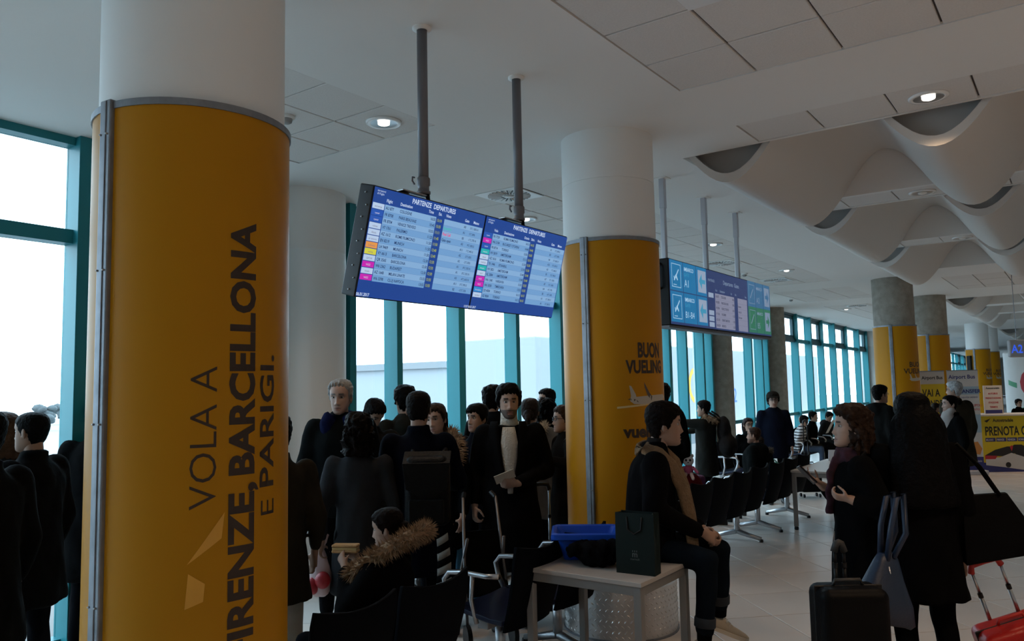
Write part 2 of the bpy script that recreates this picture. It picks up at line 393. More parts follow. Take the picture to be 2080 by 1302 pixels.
# ------------------------------------------------------------------ ceiling fittings
def downlight(x, y, lit, label, power=45):
    r = empty('ceiling_light', (x, y, C)); tag(r, label, 'ceiling light', 'recessed downlights')
    MB().lathe([(.085, .004), (.125, .004), (.125, -.006), (.118, -.012), (.095, -.012), (.085, -.003), (.085, .004)], n=28, cap=False).build('trim_ring', mat('downlight_trim', (.85, .85, .85), .25, spec=.8), r, smooth=True)
    MB().lathe([(.094, -.011), (.075, -.006), (.05, -.003), (.03, -.002)], n=24, cap=False).build('reflector', M_chrome, r, smooth=True)
    MB().lathe([(.042, -.003), (.041, -.014), (.025, -.021), (.001, -.023)], n=16).build('bulb', mat('lamp_lit' if lit else 'lamp_off', (.8, .78, .74), .3, emit=(1, .90, .78), estr=5 if lit else .02), r, smooth=True)
    if lit:
        L = bpy.data.lights.new('lamp_glow', 'SPOT'); L.energy = power; L.color = (1, .68, .42); L.spot_size = 2.2; L.spot_blend = .8; L.shadow_soft_size = .06
        lo = bpy.data.objects.new('lamp_glow', L); COL.objects.link(lo); lo.parent = r; lo.location = (0, 0, -.05)
for x, y, lit, lb in ((-3.88, 3.87, 1, 'lit downlight in the tile beside the left hanging pole of the departures screen'), (-.72, 5.8, 1, 'lit downlight in the ceiling strip ahead of the first wavy shells'),
                      (-4.95, 7.15, 1, 'lit downlight seen just above the right half of the departures screen'), (-3.95, 10.15, 1, 'lit downlight by the poles of the gate sign'),
                      (-3.95, 13.4, 1, 'lit downlight past the gate sign, before the concrete wall columns'), (-1.2, 8.77, 0, 'unlit downlight in the second ceiling strip between wavy shells'),
                      (-1.2, 11.99, 0, 'unlit downlight in the third ceiling strip between wavy shells'), (-4.95, 21.85, 1, 'lit downlight nearest the far teal windows'), (-4.95, 25.85, 1, 'farthest lit downlight along the teal windows')):
    downlight(x, y, lit, lb)
for k, (x, y) in enumerate(((1.0, 3.4), (3.5, 3.4), (3.5, 7.2), (1.2, -2.2), (3.8, -1.5), (-.2, 17.6), (2, 13.8), (2.5, 22))):  # out-of-view downlights added for general warm light from the inner side
    downlight(x, y, 1, ['lit downlight on the inner side of the hall, away from the windows'][0], 145)
def diffuser(x, y, label, s=.5):
    r = empty('air_diffuser', (x, y, C)); tag(r, label, 'air vent', 'square swirl air diffusers')
    MB().box((0, 0, .0), (s-.01, s-.01, .012)).build('plate', mat('diffuser_white', (.78, .79, .8), .35), r, bevel=.004)
    MB().lathe([(.05, -.012), (.045, -.02), (.001, -.022)], n=20).build('hub', mat('diffuser_white', (.78, .79, .8), .35), r, smooth=True)
    sl = MB().box((.145, .0, -.007), (.13, .0115, .004), Matrix.Rotation(.0, 3, 'Z')).mesh('slot', M_black)
    for k in range(24):
        o = link('slot', sl, r); o.rotation_euler = (0, 0, 2*PI*k/24)
    vn = MB().box((.145, .016, -.011), (.13, .003, .012)).mesh('vane', mat('diffuser_white', (.78, .79, .8)))
    for k in range(24):
        o = link('vane', vn, r); o.rotation_euler = (0, 0, 2*PI*k/24)
diffuser(-4.45, 6.15, 'square swirl diffuser above the departures screen')
for y, lb in ((11.9, 'square swirl diffuser just behind the gate sign'), (14.6, 'second square swirl diffuser past the gate sign'), (21.1, 'farthest square swirl diffuser over the seats by the far windows')): diffuser(-4.5, y-.05, lb)
diffuser(-1.25, 3.4, 'dark-slotted diffuser at the top edge of the photo', .5)
for k, (x, y, lb) in enumerate(((-5.3, 18.2, 'small smoke detector near the far teal windows'), (-4.64, 13.3, 'small smoke detector between the two diffusers past the gate sign'), (-4.31, 3.37, 'round detector half hidden by the nearest pillar'), (-3.5, 18.0, 'small smoke detector beside the concrete pillar'))):
    r = empty('smoke_detector', (x, y, C)); tag(r, lb, 'smoke detector', 'smoke detectors')
    MB().lathe([(.055, .01), (.055, -.012), (.05, -.016), (.001, -.016)], n=20).build('base', M_white, r, smooth=True)
    MB().lathe([(.04, -.014), (.036, -.04), (.02, -.05), (.001, -.05)], n=18).build('sensor_head', mat('sensor_grey', (.3, .3, .3)), r, smooth=True)

# ------------------------------------------------------------------ pillars
def pillar(x, y, label, R=.35, top=2.80, upper=M_white, seam_a=None, prints=None, ring=None, base=False):
    """seam_a: world angle of the aluminium joint strip"""
    r = empty('pillar', (x, y, 0)); tag(r, label, 'pillar')
    rings = [(R, .3), (R, C)] if not ring else [(R, .3), (R, ring-.004), (R-.004, ring-.003), (R-.004, ring+.003), (R, ring+.004), (R, C)]
    sh = MB().lathe(rings, n=64, cap=False).build('shaft', upper, r, smooth=True); sh.modifiers.new('es', 'EDGE_SPLIT').split_angle = .6
    R2 = R+.02; n = 72
    for (a0, a1) in ((seam_a+.055, seam_a+PI-.03), (seam_a+PI+.03, seam_a+2*PI-.055)):
        w = MB(); st = [a0+(a1-a0)*i/n for i in range(n+1)]
        w.loft([[(R*math.cos(t), R*math.sin(t), .36), (R2*math.cos(t), R2*math.sin(t), .36), (R2*math.cos(t), R2*math.sin(t), top), (R*math.cos(t), R*math.sin(t), top)] for t in st])
        o = w.build('wrap_panel', M_yel, r, smooth=True); o.modifiers.new('es', 'EDGE_SPLIT').split_angle = .6
    MB().lathe([(R, top+.022), (R2+.006, top+.022), (R2+.006, top-.004), (R, top-.004)], n=64, cap=False).build('top_rim', M_alu, r)
    for sa in (seam_a, seam_a+PI):
        Rm = Matrix.Rotation(sa, 3, 'Z')
        MB().box(Rm@Vector((R2+.002, 0, (top+.36)/2)), (.03, .062, top-.30), Rm).build('joint_strip', M_alu, r, bevel=.006)
        MB().box(Rm@Vector((R2+.018, 0, (top+.36)/2)), (.006, .02, top-.31), Rm).build('joint_ridge', M_alu, r, bevel=.002)
        if base or prints:
            rv = MB(); rv.cap((0, 0, 0), .004, (.004, 0, 0), .004, 8); rm = rv.mesh('rivet', M_chrome)
            for zz in (.7, 1.02, 1.65, 2.2, 2.7):
                for t in (-.018, .018):
                    o = link('rivet', rm, r, loc=tuple(Rm@Vector((R2+.018, t, zz)))); o.rotation_euler = (0, 0, sa)
    b = MB().lathe([(R2+.04, 0), (R2+.04, .345), (R2+.01, .36), (R, .36)], n=64, cap=False); bo = b.build('base_plate', M_diam, r, smooth=True); bo.modifiers.new('es', 'EDGE_SPLIT').split_angle = .6
    MB().lathe([(R2+.05, 0), (R2+.05, .012), (R2+.036, .014)], n=48, cap=False).build('floor_collar', M_alu, r)
    if base:                                                    # raised lozenges of the tread plate
        lz = MB(); Rb = R2+.04; nn = 60
        for j in range(9):
            for i in range(nn):
                a = 2*PI*(i+.5*(j % 2))/nn; z = .03+j*.036; sg = 1 if j % 2 else -1; c = []
                for u, v in ((-.016, 0), (0, -.006), (.016, 0), (0, .006)):
                    uu = u*.72-sg*v*.72; vv = sg*u*.72+v*.72; t = a+uu/Rb; c.append((Rb*math.cos(t), Rb*math.sin(t), z+vv))
                t = a; c.append(((Rb+.005)*math.cos(t), (Rb+.005)*math.sin(t), z)); lz.add(c, [(0, 1, 4), (1, 2, 4), (2, 3, 4), (3, 0, 4)])
        o = lz.build('tread_lozenges', M_diam, r); o['kind'] = 'stuff'
    if prints:
        for nm, polys, m in prints:
            me = wrap_print(polys, R2+.0015); me.materials.append(m); link(nm, me, r)
    return r
def ptxt(txt, s, z, size, bold=0, vert=False, sx=1):
    """print on a pillar; s = arc position, z = height. vert: text climbs upwards"""
    vs, fs = text_mesh(txt, size, bold, sx)
    return ([(s-b, z+a) for a, b in vs], fs) if vert else ([(s+a, z+b) for a, b in vs], fs)
def plane_print(s, z, k=1.0):
    """airliner climbing right, in print"""
    body = [(0, .0), (.03, -.022), (.12, -.028), (.26, -.02), (.36, .0), (.40, .025), (.37, .045), (.26, .042), (.12, .035), (.05, .03), (.045, .05), (.012, .11), (-.004, .115), (.008, .04)]
    wing = [(.20, .03), (.17, .06), (.13, .125), (.12, .14), (.125, .10), (.15, .04), (.19, .0)]
    tail = [(-.02, .012), (.03, .0), (.07, -.01), (.05, .012), (.0, .02)]
    trail = [(-.10, -.055), (.14, -.034), (.30, -.02), (.14, -.022), (-.10, -.04)]
    f = lambda P: ([(s+a*k, z+b*k) for a, b in P], [tuple(range(len(P)))])
    return f(body), f(wing), f(tail), f(trail)
M_pl = mat('print_grey', (.45, .40, .33), .5); M_pd = mat('print_dark', (.10, .07, .05), .5)
PX = -2.87
# near pillar: camera direction angle is about -32 deg
P1 = (PX, 1.79); R2 = .37
ang1 = math.atan2(-P1[1], -P1[0])                    # towards the camera
def arc1(dx): return (ang1+math.asin(max(-1, min(1, dx))))*R2    # dx: offset from the axis in radii, + to the right in view
def fit(txt, s, z0, z1, cap, bold=0, vert=True):
    """lettering on a pillar fitted to the run z0..z1 (climbing) or s..z1 (level), capital height cap"""
    vs, fs = text_mesh(txt, 1.0, bold/cap*.7); xa = [a for a, b in vs]; ref, _ = text_mesh('E', 1.0); ch = max(b for a, b in ref); x0, x1 = min(xa), max(xa)
    if vert: k = (z1-z0)/(x1-x0); return [(s-b*cap/ch, z0+(a-x0)*k) for a, b in vs], fs
    k = (z1-s)/(x1-x0); return [(s+(a-x0)*k, z0+b*cap/ch) for a, b in vs], fs
pr1 = [('lettering', [fit('VOLA A', -.121, 1.347, 1.848, .090, -.0012), fit('E', .133, 1.297, 1.352, .074, -.001), fit('PARIGI.', .128, 1.400, 1.893, .074, .0018), fit('BARCELLONA', .022, 1.455, 2.388, .094, .005), fit('FIRENZE,', .022, .805, 1.425, .094, .005)], M_ink),
       ('peeled_sticker', [([(-.215, 1.16), (-.09, 1.33), (-.10, 1.24)], [(0, 1, 2)]), ([(-.22, 1.01), (-.16, 1.03), (-.155, 1.09), (-.21, 1.13)], [(0, 1, 2, 3)])], mat('sticker_residue', (.72, .34, .03), .3))]
pillar(P1[0], P1[1], 'nearest yellow-wrapped pillar with VOLA A FIRENZE, BARCELLONA E PARIGI lettering', seam_a=-1.475, prints=pr1)
P2 = (PX, 5.26); ang2 = math.atan2(-P2[1], -P2[0])
def arc2(dx): return (ang2+math.asin(max(-1, min(1, dx))))*R2
pb = plane_print(-.285, 1.64, .95)
pr2 = [('lettering', [fit('BUON', -.214, 1.951, .015, .098, .0055, False), fit('VUELING', -.311, 1.839, .045, .085, .005, False), fit('vueling', -.344, 1.387, -.0, .078, .005, False)], M_ink),
       ('aircraft_body_print', [pb[0]], M_pl), ('aircraft_wing_print', [pb[1], pb[2]], M_pd), ('vapour_trail_print', [pb[3]], mat('print_pale', (.62, .45, .2), .5))]
pillar(P2[0], P2[1], 'yellow-wrapped pillar with BUON VUELING lettering behind the seated man', seam_a=-1.585, prints=pr2, ring=3.26, base=True)
for x, y, lb, up, pr in ((-2.80, 16.0, 'concrete-topped yellow pillar nearer of the pair down the hall', M_conc, True), (-2.76, 20.0, 'concrete-topped yellow pillar farther of the pair, behind the banners', M_conc, False),
                     (-2.9, 31.2, 'white-topped yellow pillar beside the hanging monitor', M_white, False), (-2.9, 34.9, 'white-topped yellow pillar farthest down the hall', M_white, False)):
    a = math.atan2(-y, -x); ar = lambda dx: (a+math.asin(dx))*R2
    pp = None
    if pr or y > 30:
        b = plane_print(ar(.55), 1.75, .9)
        pp = [('lettering', [ptxt('BUON', ar(.55), 1.985, .125, .003), ptxt('VUELING', ar(.30), 1.865, .125, .003)], M_ink), ('aircraft_print', [b[0], b[1], b[2]], M_pl)]
    pillar(x, y, lb, top=2.73, upper=up, seam_a=a-math.asin(.18 if y < 30 else .3), prints=pp)
# engaged columns on the window wall
for x, y, R, m, lb in ((wallx(4.9)+.02, 4.88, .40, M_white, 'white round column on the window wall behind the grey-haired man'), (wallx(16)+.16, 16.0, .24, M_conc, 'concrete wall column left of the man in the flat cap'), (wallx(20)+.16, 20.0, .26, M_conc, 'concrete wall column behind the right end of the gate sign'), (wallx(33)+.2, 32.9, .4, M_wall, 'pale wall column at the end of the far windows')):
    r = empty('wall_column', (x, y, 0)); tag(r, lb, 'column')
    MB().lathe([(R, .1), (R, 3.05), (R-.003, 3.053), (R-.003, 3.06), (R, 3.063), (R, C)], n=48, cap=False).build('shaft', m, r, smooth=True)
    MB().lathe([(R+.015, 0), (R+.015, .1), (R, .105)], n=48, cap=False).build('skirting', M_alu, r)

# ------------------------------------------------------------------ departures screen
def screens():
    Y0, Y1 = 2.545, 4.245; T = Vector((-2.615, 0, 2.705)); B = Vector((-2.752, 0, 2.19))
    up = (T-B).normalized(); hgt = (T-B).length; wd = Y1-Y0
    r = empty('departures_screen', ((-2.68), (Y0+Y1)/2, C)); tag(r, 'pair of hanging blue PARTENZE DEPARTURES flight screens on two grey poles', 'screen')
    off = -Vector(r.location)
    M0 = frame_mat(Vector((B.x, Y0, B.z))+off, (0, 1, 0), up)
    nrm = M0.to_3x3()@Vector((0, 0, 1))
    hb = MB(); 
    for k in range(2):
        x0 = k*wd/2; bx = MB(); bx.box((x0+wd/4, hgt/2, -.05), (wd/2-.002, hgt, .095)); bx.xf(M0); o = bx.build('monitor_case', mat('monitor_case', (.022, .023, .028), .45, spec=.3), r, bevel=.006)
        p = MB(); put_rect(p, x0+.006, .006, x0+wd/2-.006, hgt-.006, M0, .0005); p.build('display_panel', glow('display_blue', (.012, .055, .27), 1.0), r)
    bk = MB(); bk.box((wd*.5, hgt*.5, -.12), (wd*.9, hgt*.55, .05)); bk.xf(M0); bk.build('rear_housing', mat('monitor_case', (.05, .05, .055)), r, bevel=.01)
    sc = MB(); sc.cap((0, 0, 0), .004, (.003, 0, 0), .004, 6); sm = sc.mesh('screw', M_chrome)
    for i in range(9): link('screw', sm, r, loc=tuple(M0@Vector((-.001, .03+i*.058, -.05+.02*(i % 2)))))
    L = [('AU 877', 'COLOGNE', '16:50', '13:10', '', 'A0', '5°C 100% N'), ('FR 8708', 'PARIS BEAUVAIS', '10:45', '13:35', 'Boarding', 'A1', '5°C 89%'), ('FR 8704', 'VENICE TREVISO', '10:55', '11:11', 'Final Call', 'B3', '-1°C 37% N'), ('V7 1761', 'PALERMO', '11:25', '11:45', 'Gate open', 'A3', '9°C 50% E'),
         ('AZ 1612', 'ROME FIUMICINO', '11:50', '11:50', '', 'A11', '1°C 44% E'), ('EN 8219', 'MUNICH', '11:50', '12:40', '', 'A2', '-2°C 85%'), ('LH 9469', 'MUNICH', '11:50', '12:40', '', 'A2', '-2°C 85%'), ('VY 6613', 'BARCELONA', '12:30', '12:35', '', 'A1', '8°C 53% N'),
         ('QR 3565', 'BARCELONA', '12:30', '12:35', '', 'A1', '8°C 53% N'), ('W6 2362', 'BUDAPEST', '12:30', '12:30', '', 'A3', '-4°C 66% N'), ('AZ 1648', 'MILAN LINATE', '13:35', '13:35', '', 'A11', '0°C 59% E'), ('W6 3398', 'CLUJ NAPOCA', '13:55', '13:55', '', 'B2', '-12°C 52%')]
    Rr = [('FR 7759', 'ROMA FIUMICINO', '14:15', '14:15', 'A1', '2°C 89% E'), ('W6 2104', 'BUCAREST OTOPENI', '14:40', '14:40', 'B3', '-12°C 80%'), ('FR 8714', 'TORINO', '15:05', '15:05', 'A4', '2°C 86% N'), ('HV 5819', 'AMSTERDAM', '15:15', '15:15', 'A13', '3°C 65% E'), ('AZ 1616', 'ROMA FIUMICINO', '15:30', '15:30', 'A3', '1°C 44% E'), ('TK 1446', 'ISTANBUL', '15:30', '15:30', 'B1', '2°C 74% E'),
          ('HV 5821', 'AMSTERDAM', '15:40', '15:40', 'A7', '3°C 100%'), ('KL 2084', 'AMSTERDAM', '15:40', '15:40', 'A7', '3°C 100%'), ('W6 1340', 'VARSAVIA', '15:55', '15:55', 'A4', '-4°C 79%'), ('W6 3030', 'TIMISOARA', '15:55', '15:55', 'B2', '-10°C 65%'), ('DE 4004', 'TORINO', '16:15', '16:15', 'A1', '2°C 80% E'), ('IG 9004', 'TORINO', '16:15', '16:15', 'A1', '2°C 80% E')]
    lc = [[None, 'b', 'b', 'w', 'w', 'w', 'o', 'y', 'w', 'm', 'w', 'm'], ['b', 'm', 'b', 't', 'w', 'w', 't', 'w', 'm', 'm', 's', 'w']]
    lt = [['eurowings', 'ryanair', 'ryanair', 'volotea', 'Alitalia', 'air dolomiti', 'Lufthansa', 'vueling', 'QATAR', 'WIZZ', 'Alitalia', 'WIZZ'], ['ryanair', 'WIZZ', 'ryanair', 'transavia', 'Alitalia', 'TURKISH', 'transavia', 'KLM', 'WIZZ', 'WIZZ', 'blu-express', 'meridiana']]
    colr = {'b': (.02, .09, .42), 'w': (.45, .58, .78), 'o': (.75, .30, .07), 'y': (.62, .60, .06), 'm': (.55, .02, .42), 't': (.02, .42, .42), 's': (.03, .25, .6)}
    A, Bm, wh, dk, yl, gr, rd = MB(), MB(), MB(), MB(), MB(), MB(), MB(); chips = {}; lw, ld = MB(), MB()
    rh = hgt*.058
    for k in range(2):
        x0 = k*wd/2; sw = wd/2; top = hgt*.855 if k == 0 else hgt*.83
        put_text(wh, 'PARTENZE  DEPARTURES', x0+sw*.31, hgt*.925, .034, M0, .0007, .86, z=.002)
        put_text(wh, 'aeroporti\ndi Puglia', x0+sw*.03, hgt*.955, .014, M0, z=.002)
        for t, xx in (zip(('Flight', 'Destination', 'Time', 'Est.', 'Note', 'Gate', 'Meteo'), (.11, .22, .46, .55, .62, .80, .885)) if k == 0 else zip(('Volo', 'Destinazione', 'Orario', 'Stim.', 'Note', 'Gate', 'Meteo'), (.11, .22, .455, .54, .62, .80, .885))):
            put_text(wh, t, x0+sw*xx, top+.012, .0215, M0, .0003, .85, z=.002)
        for i in range(12):
            y1 = top-i*rh; y0_ = y1-rh+.0005; tgt = A if i % 2 == 0 else Bm
            
            for xa_, xb_ in ((.105, .535), (.61, .985)):
                rw_ = MB(); put_rect(rw_, x0+sw*xa_, y0_, x0+sw*xb_, y1, M0, .0012); rw_.build('timetable_row', glow('row_light', (.22, .40, .65)) if i % 2 == 0 else glow('row_blue', (.155, .33, .60)), r)
            row = L[i] if k == 0 else (*Rr[i][:4], '', *Rr[i][4:]); ty = y0_+.0085; sz = .0205
            put_text(dk, row[0], x0+sw*.112, ty, sz, M0, .0003, .84, z=.002); put_text(dk, row[1], x0+sw*.225, ty, sz, M0, .0003, .84, z=.002)
            put_text(dk, row[2], x0+sw*.53, ty, sz, M0, .0003, .86, 'RIGHT', z=.002); put_text(yl, row[3], x0+sw*.542, ty, sz, M0, .0003, .84, z=.002)
            if row[4]: put_text({'Boarding': gr, 'Final Call': rd}.get(row[4], dk), row[4], x0+sw*.615, ty, sz, M0, .0004, .84, z=.002)
            put_text(dk, row[5], x0+sw*.80, ty, .018, M0, .0003, .84, z=.002); put_text(dk, row[6], x0+sw*.862, ty, .0165, M0, .0002, .84, z=.002)
            c = lc[k][i] or 'w'; ch_ = MB(); put_rect(ch_, x0+sw*.012, y0_+.002, x0+sw*.10, y1-.001, M0, .0012); ch_.build('airline_chip', glow('chip_'+c, colr[c]), r)
            put_text(ld if c in 'wyo' else lw, lt[k][i], x0+sw*.056, y0_+.010, .0125, M0, 0, .9, 'CENTER', z=.002)
    put_text(wh, '06.01.2017', .005, .010, .022, M0, .0004, .85, z=.002); put_text(wh, '13:37 06.01.2017', wd/2-.05, .010, .018, M0, .0003, .85, z=.002)
    wh.build('white_lettering', glow('ink_white', (.55, .66, .85)), r); dk.build('dark_lettering', glow('ink_navy', (.01, .025, .10)), r); yl.build('yellow_times', glow('ink_yellow', (.36, .42, .05)), r)
    gr.build('green_note', glow('ink_green', (.05, .48, .42)), r); rd.build('red_note', glow('ink_red', (.75, .04, .18)), r)
    lw.build('chip_lettering', glow('ink_chip_w', (.6, .6, .75)), r); ld.build('chip_lettering', glow('ink_chip_d', (.16, .14, .2)), r)
    for yp in (2.955, 3.80):                          # poles, clamps, brackets, cables
        x = -2.68-r.location.x; y = yp-r.location.y
        po = MB().tube([(x, y, 0), (x, y, -.815)], .027, 20).build('pole', M_pole, r, smooth=True)
        MB().lathe([(.05, .0), (.05, -.01), (.028, -.016)], (x, y, 0), 24, False).build('ceiling_flange', M_gyp, po, smooth=True)
        MB().lathe([(.031, -.80), (.034, -.805), (.034, -.84), (.029, -.845), (.029, -.87), (.036, -.872), (.036, -.885), (.02, -.888)], (x, y, 0), 20, False).build('clamp', M_pole, po, smooth=True)
        MB().tube([(x-.03, y-.035, -.80), (x-.03, y-.05, -.80), (x-.03, y-.052, -.82), (x-.03, y-.035, -.835)], .005, 6).build('clamp_hook', M_pole, po)
        MB().box((x-.01, y-.07, -.895), (.06, .20, .008)).build('bracket', mat('steel_bracket', (.6, .6, .62), .3, .9), r, bevel=.002)
        MB().box((x-.05, y-.12, -.94), (.012, .12, .09)).build('bracket_plate', M_black, r)
        MB().tube([(x+.015, y+.012, -.88), (x+.02, y+.015, -.93), (x+.0, y-.005, -.99)], .011, 8).build('cable', M_black, r, smooth=True)
screens()

# ------------------------------------------------------------------ gate sign
def gate_sign():
    X = -2.92; Y0, Y1, Z0, Z1 = 6.42, 9.20, 2.275, 2.875; r = empty('gate_sign', (X, (Y0+Y1)/2, C)); tag(r, 'long hanging gate sign with blue A1 and B1-B4 arrow panels on three poles', 'sign')
    off = -Vector(r.location); wd = Y1-Y0; h = Z1-Z0
    M0 = frame_mat(Vector((X, Y0, Z0))+off, (0, 1, 0), (0, 0, 1))
    cs = [0, 1.10, 1.93, wd]
    for k in range(3):
        b = MB(); b.box(((cs[k]+cs[k+1])/2, h/2, -.075), (cs[k+1]-cs[k]-.004, h, .15)); b.xf(M0); b.build('monitor_case', M_black, r, bevel=.008)
    bm = MB().box((wd/2, -.012, -.07), (wd, .02, .12)); bm.xf(M0); bm.build('lower_rail', M_pole, r)
    hd = MB().tube([M0@Vector((-.0, h*.55, -.08)), M0@Vector((-.05, h*.58, -.08)), M0@Vector((-.05, h*.88, -.08)), M0@Vector((0, h*.92, -.08))], .012, 8).build('handle', M_black, r)
    p = MB(); put_rect(p, .01, .01, wd-.01, h-.01, M0, .0008); p.build('display_panel', glow('sign_dark', (.018, .035, .12)), r)
    bl, bl2, gn, gn2, wh, gy, dk, pk, tl, wd2, gd = (MB() for _ in range(11))
    g = .008; cols = [(.02, .30), (.31, .60), (.61, .86)]
    for rI, (y0, y1) in enumerate(((h*.53, h*.985), (h*.055, h*.515))):
        for x0, x1 in cols: put_rect(bl, x0, y0, x1, y1, M0, .0012)
        cx = .16
        fr = [(.06, y0+.03, .255, y1-.03)]
        for a, b, c_, d in fr:
            for q_ in ((a, b, c_, b+.006), (a, d-.006, c_, d), (a, b, a+.006, d), (c_-.006, b, c_, d)): put_rect(wh, *q_, M0, .002)
        my = (y0+y1)/2
        put_poly(wh, [(.10, my-.045), (.115, my-.05), (.215, my+.055), (.205, my+.065)], M0, .002); put_poly(wh, [(.13, my-.005), (.18, my-.045), (.19, my-.035), (.155, my+.015)], M0, .002); put_poly(wh, [(.10, my-.01), (.115, my-.005), (.125, my-.035), (.11, my-.04)], M0, .002)
        put_rect(wh, .09, y0+.05, .16, y0+.056, M0, .002)
        put_text(wh, 'IMBARCO', .33, y1-.075, .05, M0, .001, z=.002); put_text(tl, 'GATE', .33, y1-.125, .045, M0, z=.002); put_text(wh, 'A1' if rI == 0 else 'B1-B4', .33, y0+.05, .10 if rI == 0 else .085, M0, z=.002)
        put_rect(gy, .65, y0+.03, .845, y1-.03, M0, .0018)
        put_poly(tl, [(.675, my), (.74, my+.075), (.745, my+.02), (.825, my+.02), (.825, my-.02), (.745, my-.02), (.74, my-.075)], M0, .0025)
        t1, t2 = (bl2, gy) if rI == 0 else (gn, gd)
        for x0, x1 in ((2.02, 2.27), (2.28, 2.52), (2.53, 2.765)): put_rect(t1, x0, y0-.005, x1, y1+.005, M0, .0012)
        for q_ in ((2.06, y0+.03, 2.065, y1-.03), (2.24, y0+.03, 2.245, y1-.03), (2.06, y0+.03, 2.245, y0+.036), (2.06, y1-.036, 2.245, y1-.03)): put_rect(wd2, *q_, M0, .002)
        put_poly(wd2, [(2.09, my-.045), (2.105, my-.05), (2.205, my+.055), (2.195, my+.065)], M0, .002)
        put_text(wd2, 'IMBARCO', 2.30, y1-.075, .045, M0, .001, z=.002); put_text(wd2, 'A2' if rI == 0 else 'B5', 2.30, y0+.05, .09, M0, z=.002)
        put_rect(wd2, 2.57, y0+.03, 2.74, y1-.03, M0, .0018)
        put_poly(t1, [(2.72, my), (2.66, my+.07), (2.655, my+.02), (2.60, my+.02), (2.60, my-.02), (2.655, my-.02), (2.66, my-.07)], M0, .0025)
    put_text(wd2, 'PARTENZE', .90, h*.80, .035, M0, .0005, z=.002); put_text(wd2, 'Departures  Gates', 1.30, h*.80, .06, M0, .0008, z=.002)
    top = h*.62; rows = [('AU 877', 'COLOGNE', '16:50', ''), ('FR 8708', 'PARIS BEAUVAIS', '10:45', 'Boarding'), ('FR 8704', 'VENICE TREVISO', '10:55', 'Final Call'), ('V7 1761', 'PALERMO', '11:25', 'Gate open'), ('AZ 1612', 'ROME FIUMICINO', '11:50', ''), ('EN 8219', 'MUNICH', '11:50', '')]
    for i, rw in enumerate(rows):
        y1 = top-i*.058; y0 = y1-.057
        put_rect(pk, 1.07, y0, 1.60, y1, M0, .0012); put_rect(pk, 1.70, y0, 1.985, y1, M0, .0012)
        if i not in (1, 2): put_rect(gy, .90, y0+.006, 1.03, y1-.004, M0, .0012)
        put_text(dk, rw[0], 1.085, y0+.017, .034, M0, .0006, .8, z=.002); put_text(dk, rw[1], 1.23, y0+.017, .034, M0, .0006, .8, z=.002); put_text(dk, rw[2], 1.595, y0+.017, .034, M0, .0006, .8, 'RIGHT', z=.002)
        if rw[3]: put_text(dk, rw[3], 1.71, y0+.017, .03, M0, .0006, .8, z=.002)
    for x, t in ((1.08, 'Volo'), (1.2, 'Destinazione'), (1.5, 'Ora'), (1.62, 'Stim.'), (1.92, 'Gate')): put_text(wd2, t, x, top+.02, .032, M0, .0004, .8, z=.002)
    bl.build('blue_tiles', glow('sign_blue', (.008, .15, .34)), r); bl2.build('dim_blue_tiles', glow('sign_blue2', (.03, .12, .24)), r); gn.build('green_tiles', glow('sign_green', (.02, .14, .08)), r)
    wh.build('white_symbols', glow('sign_white', (.34, .52, .68)), r); gy.build('arrow_fields', glow('sign_field', (.25, .32, .44)), r); tl.build('arrows', glow('sign_arrow', (.04, .26, .42)), r)
    pk.build('flight_rows', glow('sign_rows', (.20, .21, .30)), r); dk.build('dark_lettering', glow('sign_ink', (.03, .035, .07)), r); wd2.build('dim_lettering', glow('sign_dim', (.16, .22, .32)), r)
    if gd.v: gd.build('field', M_black, r)
    for k, yp in enumerate((6.55, 7.52, 8.42)):
        y = yp+off.y; po = MB().box((-.09, y, (Z1-C)/2), (.045, .045, C-Z1+.02)).build('pole', M_polel, r, bevel=.006)
        MB().box((-.09, y, -.14), (.052, .052, .28)).build('pole_sleeve', M_polel, po, bevel=.004)
        MB().box((-.09, y, -.003), (.12, .12, .006)).build('ceiling_flange', M_gyp, po)
gate_sign()

# ------------------------------------------------------------------ tables and benches
def table(x0, x1, y0, y1, h, label, wheels=False):
    cx, cy = (x0+x1)/2, (y0+y1)/2; r = empty('table', (cx, cy, 0)); tag(r, label, 'table'); a, b = (x1-x0)/2, (y1-y0)/2
    MB().box((0, 0, h-.0125), (2*a, 2*b, .025)).build('tabletop', M_top, r, bevel=.003)
    for sx in (-1, 1):
        MB().box((sx*(a-.025), 0, h-.05), (.03, 2*b-.06, .05)).build('apron', M_leg, r, bevel=.002)
        MB().box((0, sx*(b-.025), h-.05), (2*a-.06, .03, .05)).build('apron', M_leg, r, bevel=.002)
        for sy in (-1, 1):
            l = MB().box((sx*(a-.03), sy*(b-.03), (h-.025)/2+(.02 if wheels else 0)), (.045, .045, h-.025-(.04 if wheels else 0))).build('leg', M_leg, r, bevel=.004)
            MB().lathe([(.02, 0), (.026, .008), (.026, .03), (.015, .045)], (sx*(a-.03), sy*(b-.03), 0), 12).build('foot', M_black, l, smooth=True)
    return r
table(-2.74, -1.98, 3.86, 4.50, .70, 'light laminate table the man is sitting on, with a blue tray on it')
table(-2.92, -2.35, 9.66, 11.3, .70, 'white table beyond the row of dark seats, behind the curly-haired woman', True)
